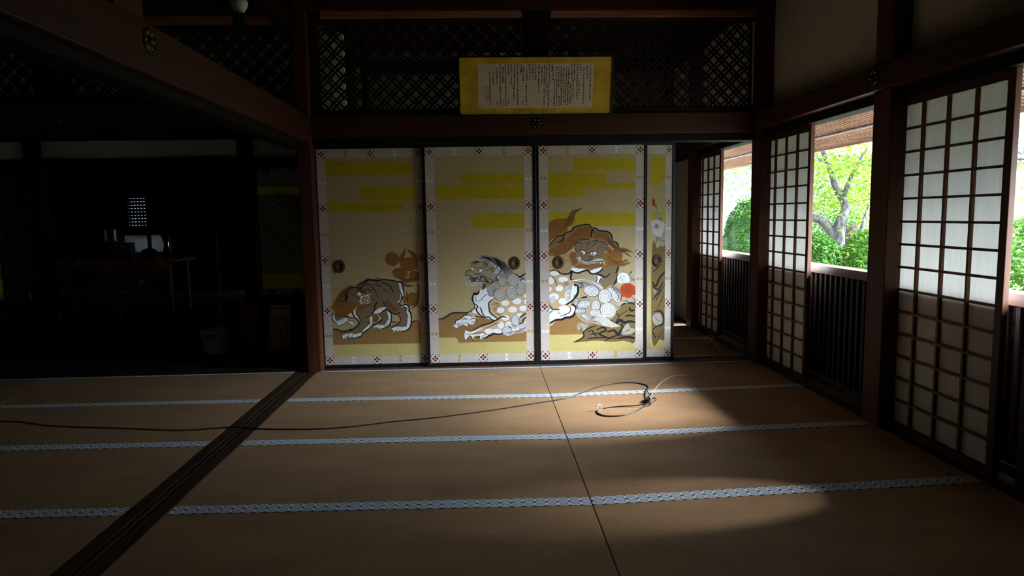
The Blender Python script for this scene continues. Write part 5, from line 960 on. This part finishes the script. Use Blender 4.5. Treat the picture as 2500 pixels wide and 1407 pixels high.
b = MB(); b.lathe([(.05, 0), (.05, q[2]-DZ)], (q[0], 8.3, DZ), 16); tag(b.build('drum_stand', LACQ), 'black stand under the lacquered drum', 'stand')
# louvred window and pale screens of the sanctuary's rear wall
t = thing('window_1', 'louvred window with thin bright gaps in the dark sanctuary', 'window', (-4.9, 10.1, .88)); t['kind'] = 'structure'
A_, B_ = PY(309, 484, 10.05), PY(361, 557, 10.05); z8 = PY(330, 575, 10.05)[2]
b = MB(); b.box(-5.22, -4.60, 10.04, 10.10, z8, B_[2]); b.box(-5.22, A_[0], 10.04, 10.10, B_[2], 1.67); b.box(B_[0], -4.60, 10.04, 10.10, B_[2], 1.67); b.box(A_[0], B_[0], 10.04, 10.10, A_[2], 1.67); b.build('window_boards', Dx, t)
b = MB(); nn = 9; zA, zB = B_[2], A_[2]
for k in range(nn+1): zz = zA+(zB-zA)*(k-.08)/nn; b.box(A_[0], B_[0], 10.05, 10.065, zz, zz+(zB-zA)/nn*.90)
for k in range(7): xx = A_[0]+(B_[0]-A_[0])*k/6; b.box(xx-.007, xx+.007, 10.03, 10.05, zA, zB)
b.build('louvres', Dx, t)
b = MB(); b.box(-5.20, -4.60, 10.07, 10.075, .88, z8); b.build('pale_lower_pane', PAPER, t)
b = MB(); xx = PY(365, 590, 10.05)[0]; b.box(xx-.022, xx+.022, 10.03, 10.068, .88, z8); b.build('mullion', Dz, t)
# ================================================================== OUTSIDE
b = MB(); b.box(2.66, 3.55, -2.6, 10.4, -.09, -.05); struct('veranda_floor', b, wood('veranda_boards', (.10, .075, .055), 'y', .5))
# eaves: slatted underside with a grey batten and an end cover
EX0, EZ0, EX1, EZ1 = 2.56, 2.31, 3.56, 1.945
b = MB(); sl = (EZ1-EZ0)/(EX1-EX0)
def ez(x): return EZ0+(x-EX0)*sl
b.hexa([(EX0, -2.6, ez(EX0)+.03), (EX1, -2.6, ez(EX1)+.03), (EX1, 10.8, ez(EX1)+.03), (EX0, 10.8, ez(EX0)+.03), (EX0, -2.6, ez(EX0)+.09), (EX1, -2.6, ez(EX1)+.09), (EX1, 10.8, ez(EX1)+.09), (EX0, 10.8, ez(EX0)+.09)])
struct('eaves', b, Dy)
SLAT = mat('eave_reed', (.20, .10, .06), .7, .3, var=.4, scale=(40, 2, 40))
t = thing('eave_slats', 'reddish-brown slatted underside of the eaves above the garden openings', 'eaves', (3.0, 4, 2.1)); t['kind'] = 'structure'
b = MB(); y = -2.6
while y < 10.7:
    b.bar((EX0, y, ez(EX0)+.018), (EX1, y, ez(EX1)+.018), .028, .022); y += .048
b.build('slats', SLAT, t)
b = MB(); b.bar((3.33, -2.6, ez(3.33)-.004), (3.33, 10.7, ez(3.33)-.004), .03, .012); b.build('grey_batten', flat('weathered_grey', (.30, .29, .33)), t)
b = MB(); b.box(EX1-.012, EX1+.02, -2.6, 10.8, EZ1-.012, EZ1+.08); b.build('edge_board', SLAT, t)
b = MB(); b.box(2.6, 2.66, -2.6, 10.8, 1.99, 2.10); b.build('inner_beam', wood('eave_beam', (.20, .09, .055), 'y', .5), t)
GZ = -.55
b = MB(); b.box(2.7, 40, -10, 45, GZ-.1, GZ); struct('ground', b, mat('mossy_ground', (.13, .14, .04), .95, .1, var=.4, scale=(2, 2, 2)))
b = MB(); b.box(3.55, 5.6, -8, 14, GZ-.02, GZ+.03); tag(b.build('gravel_strip', mat('pale_gravel', (.26, .25, .23), .95, .1, var=.25, scale=(60, 60, 60), bump=.5)), kind='structure')
b = MB(); b.box(-9, 0, 11.3, 11.5, GZ, 3.2); struct('wall_sky_blocker', b, mat('sky_blocker_plaster', (.30, .33, .36), .95, .2, var=.05)); b = MB(); b.box(-9, 0, 10.2, 11.5, GZ-.05, GZ); struct('ground_north_court', b, Dy)  # wall added outside the louvred window to cut sky light in the sanctuary
# far boundary wall with tiled cap and a gate roof corner
WH = mat('white_wall', (.34, .37, .40), .9, .2, var=.03)
TILE = mat('grey_roof_tile', (.05, .06, .08), .6, .4, var=.3, scale=(6, 6, 6))
WY = 20.0
t = thing('garden_wall', 'tall white garden wall with a dark tiled cap behind the trees', 'wall', (11, WY, GZ))
b = MB(); b.box(3, 24, WY, WY+.3, GZ, 2.72); b.build('wall_body', WH, t)
b = MB(); b.hexa([(3, WY-.35, 2.66), (24, WY-.35, 2.66), (24, WY+.15, 2.66), (3, WY+.15, 2.66), (3, WY-.33, 2.72), (24, WY-.33, 2.72), (24, WY+.15, 2.98), (3, WY+.15, 2.98)])
b.build('cap', TILE, t)
b = MB(); x = 3.1
while x < 17: b.tube([(x, WY-.38, 2.75), (x, WY+.15, 3.02)], .055, 8); x += .24
b.build('round_tiles', TILE, t)
t = thing('roof_corner', 'grey tiled roof corner with white plaster studs rising beside the round bush', 'roof', (7.6, 17.5, GZ))
A = PY(1786, 482, 17.5); B = PY(1850, 440, 17.5); C_ = PY(1850, 478, 17.5); D_ = PY(1802, 500, 17.5)
b = MB(); 
for dy in (0,): b.hexa([tuple(D_), tuple(C_), (C_[0], C_[1]+1.2, C_[2]+.5), (D_[0], D_[1]+1.2, D_[2]+.5), tuple(A), tuple(B), (B[0], B[1]+1.2, B[2]+.5), (A[0], A[1]+1.2, A[2]+.5)])
b.build('tiles', TILE, t)
b = MB()
for k in range(7):
    p = A.lerp(B, (k+.5)/7); q = D_.lerp(C_, (k+.5)/7); c = p.lerp(q, .62); b.tube([(c[0], c[1]-.05, c[2]), (c[0], c[1]+.02, c[2])], .035, 10)
b.build('round_end_caps', WH, t)
b = MB(); b.bar(A+Vector((-.02, -.05, .03)), B+Vector((0, -.05, .03)), .12, .06); b.build('ridge', mat('pale_ridge', (.12, .14, .17), .7, .3, var=.1), t)
b = MB(); b.box(D_[0]+.25, D_[0]+4, 17.6, 18.6, GZ, D_[2]+.1); b.build('gate_wall', WH, t)
# ---- trees and shrubs
def leafmat(n, c, c2):
    M = bpy.data.materials.new(n); M.use_nodes = True; N = M.node_tree.nodes; L = M.node_tree.links; N.remove(N['Principled BSDF']); out = N['Material Output']
    g = N.new('ShaderNodeNewGeometry'); r = N.new('ShaderNodeValToRGB'); e = r.color_ramp.elements; e[0].color = (*c2, 1); e[1].color = (*c, 1)
    L.new(g.outputs['Random Per Island'], r.inputs[0])
    d = N.new('ShaderNodeBsdfDiffuse'); t = N.new('ShaderNodeBsdfTranslucent'); x = N.new('ShaderNodeMixShader'); x.inputs[0].default_value = .5
    L.new(r.outputs[0], d.inputs[0]); L.new(r.outputs[0], t.inputs[0]); L.new(d.outputs[0], x.inputs[1]); L.new(t.outputs[0], x.inputs[2]); L.new(x.outputs[0], out.inputs[0])
    return M
LF1 = leafmat('maple_leaf', (.17, .24, .030), (.045, .11, .012)); LF2 = leafmat('bush_leaf', (.055, .13, .025), (.008, .035, .008)); LF3 = leafmat('shrub_leaf', (.08, .17, .025), (.012, .05, .010))
BARK = mat('lichen_bark', (.050, .050, .048), .9, .2, var=.5, scale=(24, 24, 10), col2=(.005, .0045, .004), bump=.6)
BARK2 = mat('furrowed_bark', (.030, .024, .022), .9, .2, var=.5, scale=(60, 60, 4), col2=(.004, .003, .003), bump=.6)
def leaf(mb, p, s, up=None):
    a = Vector((rnd.gauss(0, 1), rnd.gauss(0, 1), rnd.gauss(0, .5))).normalized(); n = Vector((rnd.gauss(0, .6), rnd.gauss(0, .6), 1)).normalized() if up is None else (up+Vector((rnd.gauss(0, .5), rnd.gauss(0, .5), rnd.gauss(0, .5)))).normalized()
    c = a.cross(n).normalized(); a = n.cross(c); l = s*rnd.uniform(.7, 1.3); wd = l*.42
    mb.quad(p-a*l*.5, p-a*l*.22+c*wd*.42, p+a*l*.12+c*wd*.45, p+a*l*.5, p+a*l*.12-c*wd*.45, p-a*l*.22-c*wd*.42)
def sprays(mb, c, rx, rz, n, s):
    # layered maple-like sprays: leaves gathered on flat clumps
    for _ in range(n):
        q = Vector(c)+Vector((rnd.gauss(0, rx*.42), rnd.gauss(0, rx*.42), rnd.gauss(0, rz*.42))); r = rnd.uniform(.12, .34)
        for _ in range(rnd.randint(10, 22)): leaf(mb, q+Vector((rnd.gauss(0, r), rnd.gauss(0, r), rnd.gauss(0, .05))), s)
def ball(mb, c, R_, n, s):
    c = Vector(c)
    for _ in range(n):
        d = Vector((rnd.gauss(0, 1), rnd.gauss(0, 1), rnd.gauss(0, 1))).normalized(); 
        if d.z < -.75: continue
        k = 1+.07*math.sin(d.x*9+d.z*7)*math.cos(d.y*8); p = Vector((c.x+d.x*R_[0]*k*rnd.uniform(.9, 1.02), c.y+d.y*R_[1]*k*rnd.uniform(.9, 1.02), c.z+d.z*R_[2]*k*rnd.uniform(.9, 1.02)))
        leaf(mb, p, s, d)
# big maple whose pale trunk stands in the middle opening
TY = 10.0
tr = thing('maple_tree', 'maple with a forked pale lichen-covered trunk seen through the middle opening', 'tree', tuple(PY(2052, 660, TY)*Vector((1, 1, 0)) if False else (PY(2052, 660, TY)[0], TY, GZ)), 'trees in the garden')
def trunkpts(px, y=TY): return [tuple(PY(u, v, y+dy)) for u, v, dy in px]
b = MB(); g0 = PY(2055, 660, TY)
P_ = crom([(g0[0]+.02, TY, GZ)]+trunkpts([(2055, 660, 0), (2047, 600, 0), (2050, 555, 0), (2058, 530, 0)]), 5); b.tube(P_, [.08+.02*(1-i/len(P_)) for i in range(len(P_))], 10)
P_ = crom(trunkpts([(2056, 535, 0), (2063, 500, .1), (2040, 455, .2), (2030, 420, .3), (2010, 370, .5), (1990, 300, .7)]), 5); b.tube(P_, [.065*(1-.5*i/len(P_)) for i in range(len(P_))], 8)
P_ = crom(trunkpts([(2049, 590, 0), (2025, 560, .1), (2005, 538, .2), (1975, 530, .3), (1940, 535, .3)]), 5); b.tube(P_, [.085*(1-.4*i/len(P_)) for i in range(len(P_))], 8)
P_ = crom(trunkpts([(2060, 480, .1), (2075, 440, .1), (2095, 400, 0), (2120, 360, 0)]), 5); b.tube(P_, [.04*(1-.5*i/len(P_)) for i in range(len(P_))], 7)
b.build('trunk', BARK, tr, smooth=True)
b = MB(); P_ = crom(trunkpts([(2045, 662, -.5), (2070, 640, -.5), (2090, 600, -.5), (2105, 550, -.5), (2122, 500, -.4)]), 5); b.tube(P_, [.03*(1-.4*i/len(P_)) for i in range(len(P_))], 7)
P_ = crom(trunkpts([(2092, 600, -.5), (2115, 585, -.6), (2135, 575, -.6)]), 5); b.tube(P_, .015, 6); b.build('branch', BARK, tr, smooth=True)
b = MB()
for c, rx, rz, n in ((PY(2100, 410, TY-.5), .55, .3, 22), (PY(2005, 395, TY+.9), .6, .3, 20), (PY(2050, 330, TY), 1.5, .4, 50), (PY(2135, 500, TY-.3), .35, .45, 16), (PY(2010, 500, TY+.9), .3, .10, 7),
                     (PY(2005, 610, TY-.6), .3, .2, 6), (PY(2105, 590, TY+.6), .25, .3, 9), (PY(2170, 420, TY), 1.0, .9, 55), (PY(1950, 400, TY+.5), .9, .8, 45), (PY(2095, 470, TY+.9), .45, .2, 12)):
    sprays(b, c, rx, rz, int(n*1.9), .068)
b.build('leaves', LF1, tr)
tr = thing('dark_trunk_tree', 'tree with dark furrowed bark just behind the pale forked trunk', 'tree', (PY(2075, 600, 10.8)[0], 10.8, GZ), 'trees in the garden')
b = MB(); g0 = PY(2080, 600, 10.8); P_ = crom([(g0[0]-.1, 10.8, GZ)]+trunkpts([(2066, 600, .8), (2072, 545, .8)]), 5); b.tube(P_, .17, 12); b.build('trunk', BARK2, tr, smooth=True)
b = MB(); sprays(b, PY(2080, 470, 11.4), 1.0, .5, 50, .068); b.build('leaves', LF1, tr)
# round clipped bush (far opening), overhanging spray, shrubs below
q = PY(1830, 575, 14.5)
t = thing('clipped_bush', 'large round dark green clipped bush seen through the farthest opening', 'bush', (q[0], 14.5, GZ), 'garden shrubs')
b = MB(); ball(b, (q[0]+.08, 14.5, .48), (.66, .66, 1.15), 14000, .060); b.build('leaves', LF2, t)
b = MB(); b.lathe([(.3, 0), (.55, .5), (.60, 1.1), (.40, 1.7), (.1, 2.0)], (q[0], 14.5, GZ+.05), 20); b.build('inner_twigs', flat('dark_twigs', (.02, .04, .015)), t)
for i, (u, v, Y_, rr, lab) in enumerate(((1795, 395, 11.5, (.45, .25), 'bright overhanging maple spray at the top of the farthest opening'), (1768, 600, 16.5, (.7, 1.4), 'loose yellow-green tree left of the round clipped bush'), (2494, 400, 5.0, (.5, .55), 'leafy maple branch showing at the right edge past the nearest screen'))):
    q = PY(u, v, Y_); t = thing('leafy_tree', lab, 'tree', (q[0]+.6, Y_, GZ), 'trees in the garden')
    b = MB(); sprays(b, q, rr[0]*1.6, rr[1]*1.2, (30, 110, 50)[i], .065 if i != 2 else .05); b.build('leaves', LF1, t)
    b = MB(); P_ = crom([(q[0]+.9, Y_+.3, GZ), (q[0]+.8, Y_+.2, 1.2), (q[0]+.5, Y_, q[2]), (q[0]-.3, Y_, q[2]+.05)], 5); b.tube(P_, [.05*(1-.7*k/len(P_)) for k in range(len(P_))], 6); b.build('trunk', BARK, t, smooth=True)
for i, (u, v, Y_, R_, n, lab) in enumerate(((1990, 655, 9.4, (.35, .4, .5), 2600, 'green shrub at the lower left of the middle opening'), (2118, 665, 9.2, (.38, .4, .6), 3000, 'green shrub at the lower right of the middle opening beside the trunk'),
        (2050, 720, 8.8, (.4, .4, .30), 1500, 'low green shrub in front of the forked trunk'), (2080, 560, 15, (1.6, .8, 1.3), 6000, 'wide green hedge behind the forked tree'), (1960, 560, 15.2, (1.3, .8, 1.3), 4500, 'tall hedge left of the forked tree behind the middle screen'), (2520, 640, 7.0, (.8, .6, .5), 3000, 'rounded shrub by the moss at the right edge'))):
    q = PY(u, v, Y_); t = thing('garden_shrub', lab, 'bush', (q[0], Y_, GZ), 'garden shrubs')
    b = MB(); ball(b, q, R_, int(n*1.6), .058); ball(b, q, [r*.75 for r in R_], n//2, .065); b.build('leaves', LF3 if i % 2 else LF2, t)
    b = MB(); b.tube([(q[0], Y_, GZ), (q[0], Y_, q[2])], .03, 6); b.build('stem', BARK2, t)
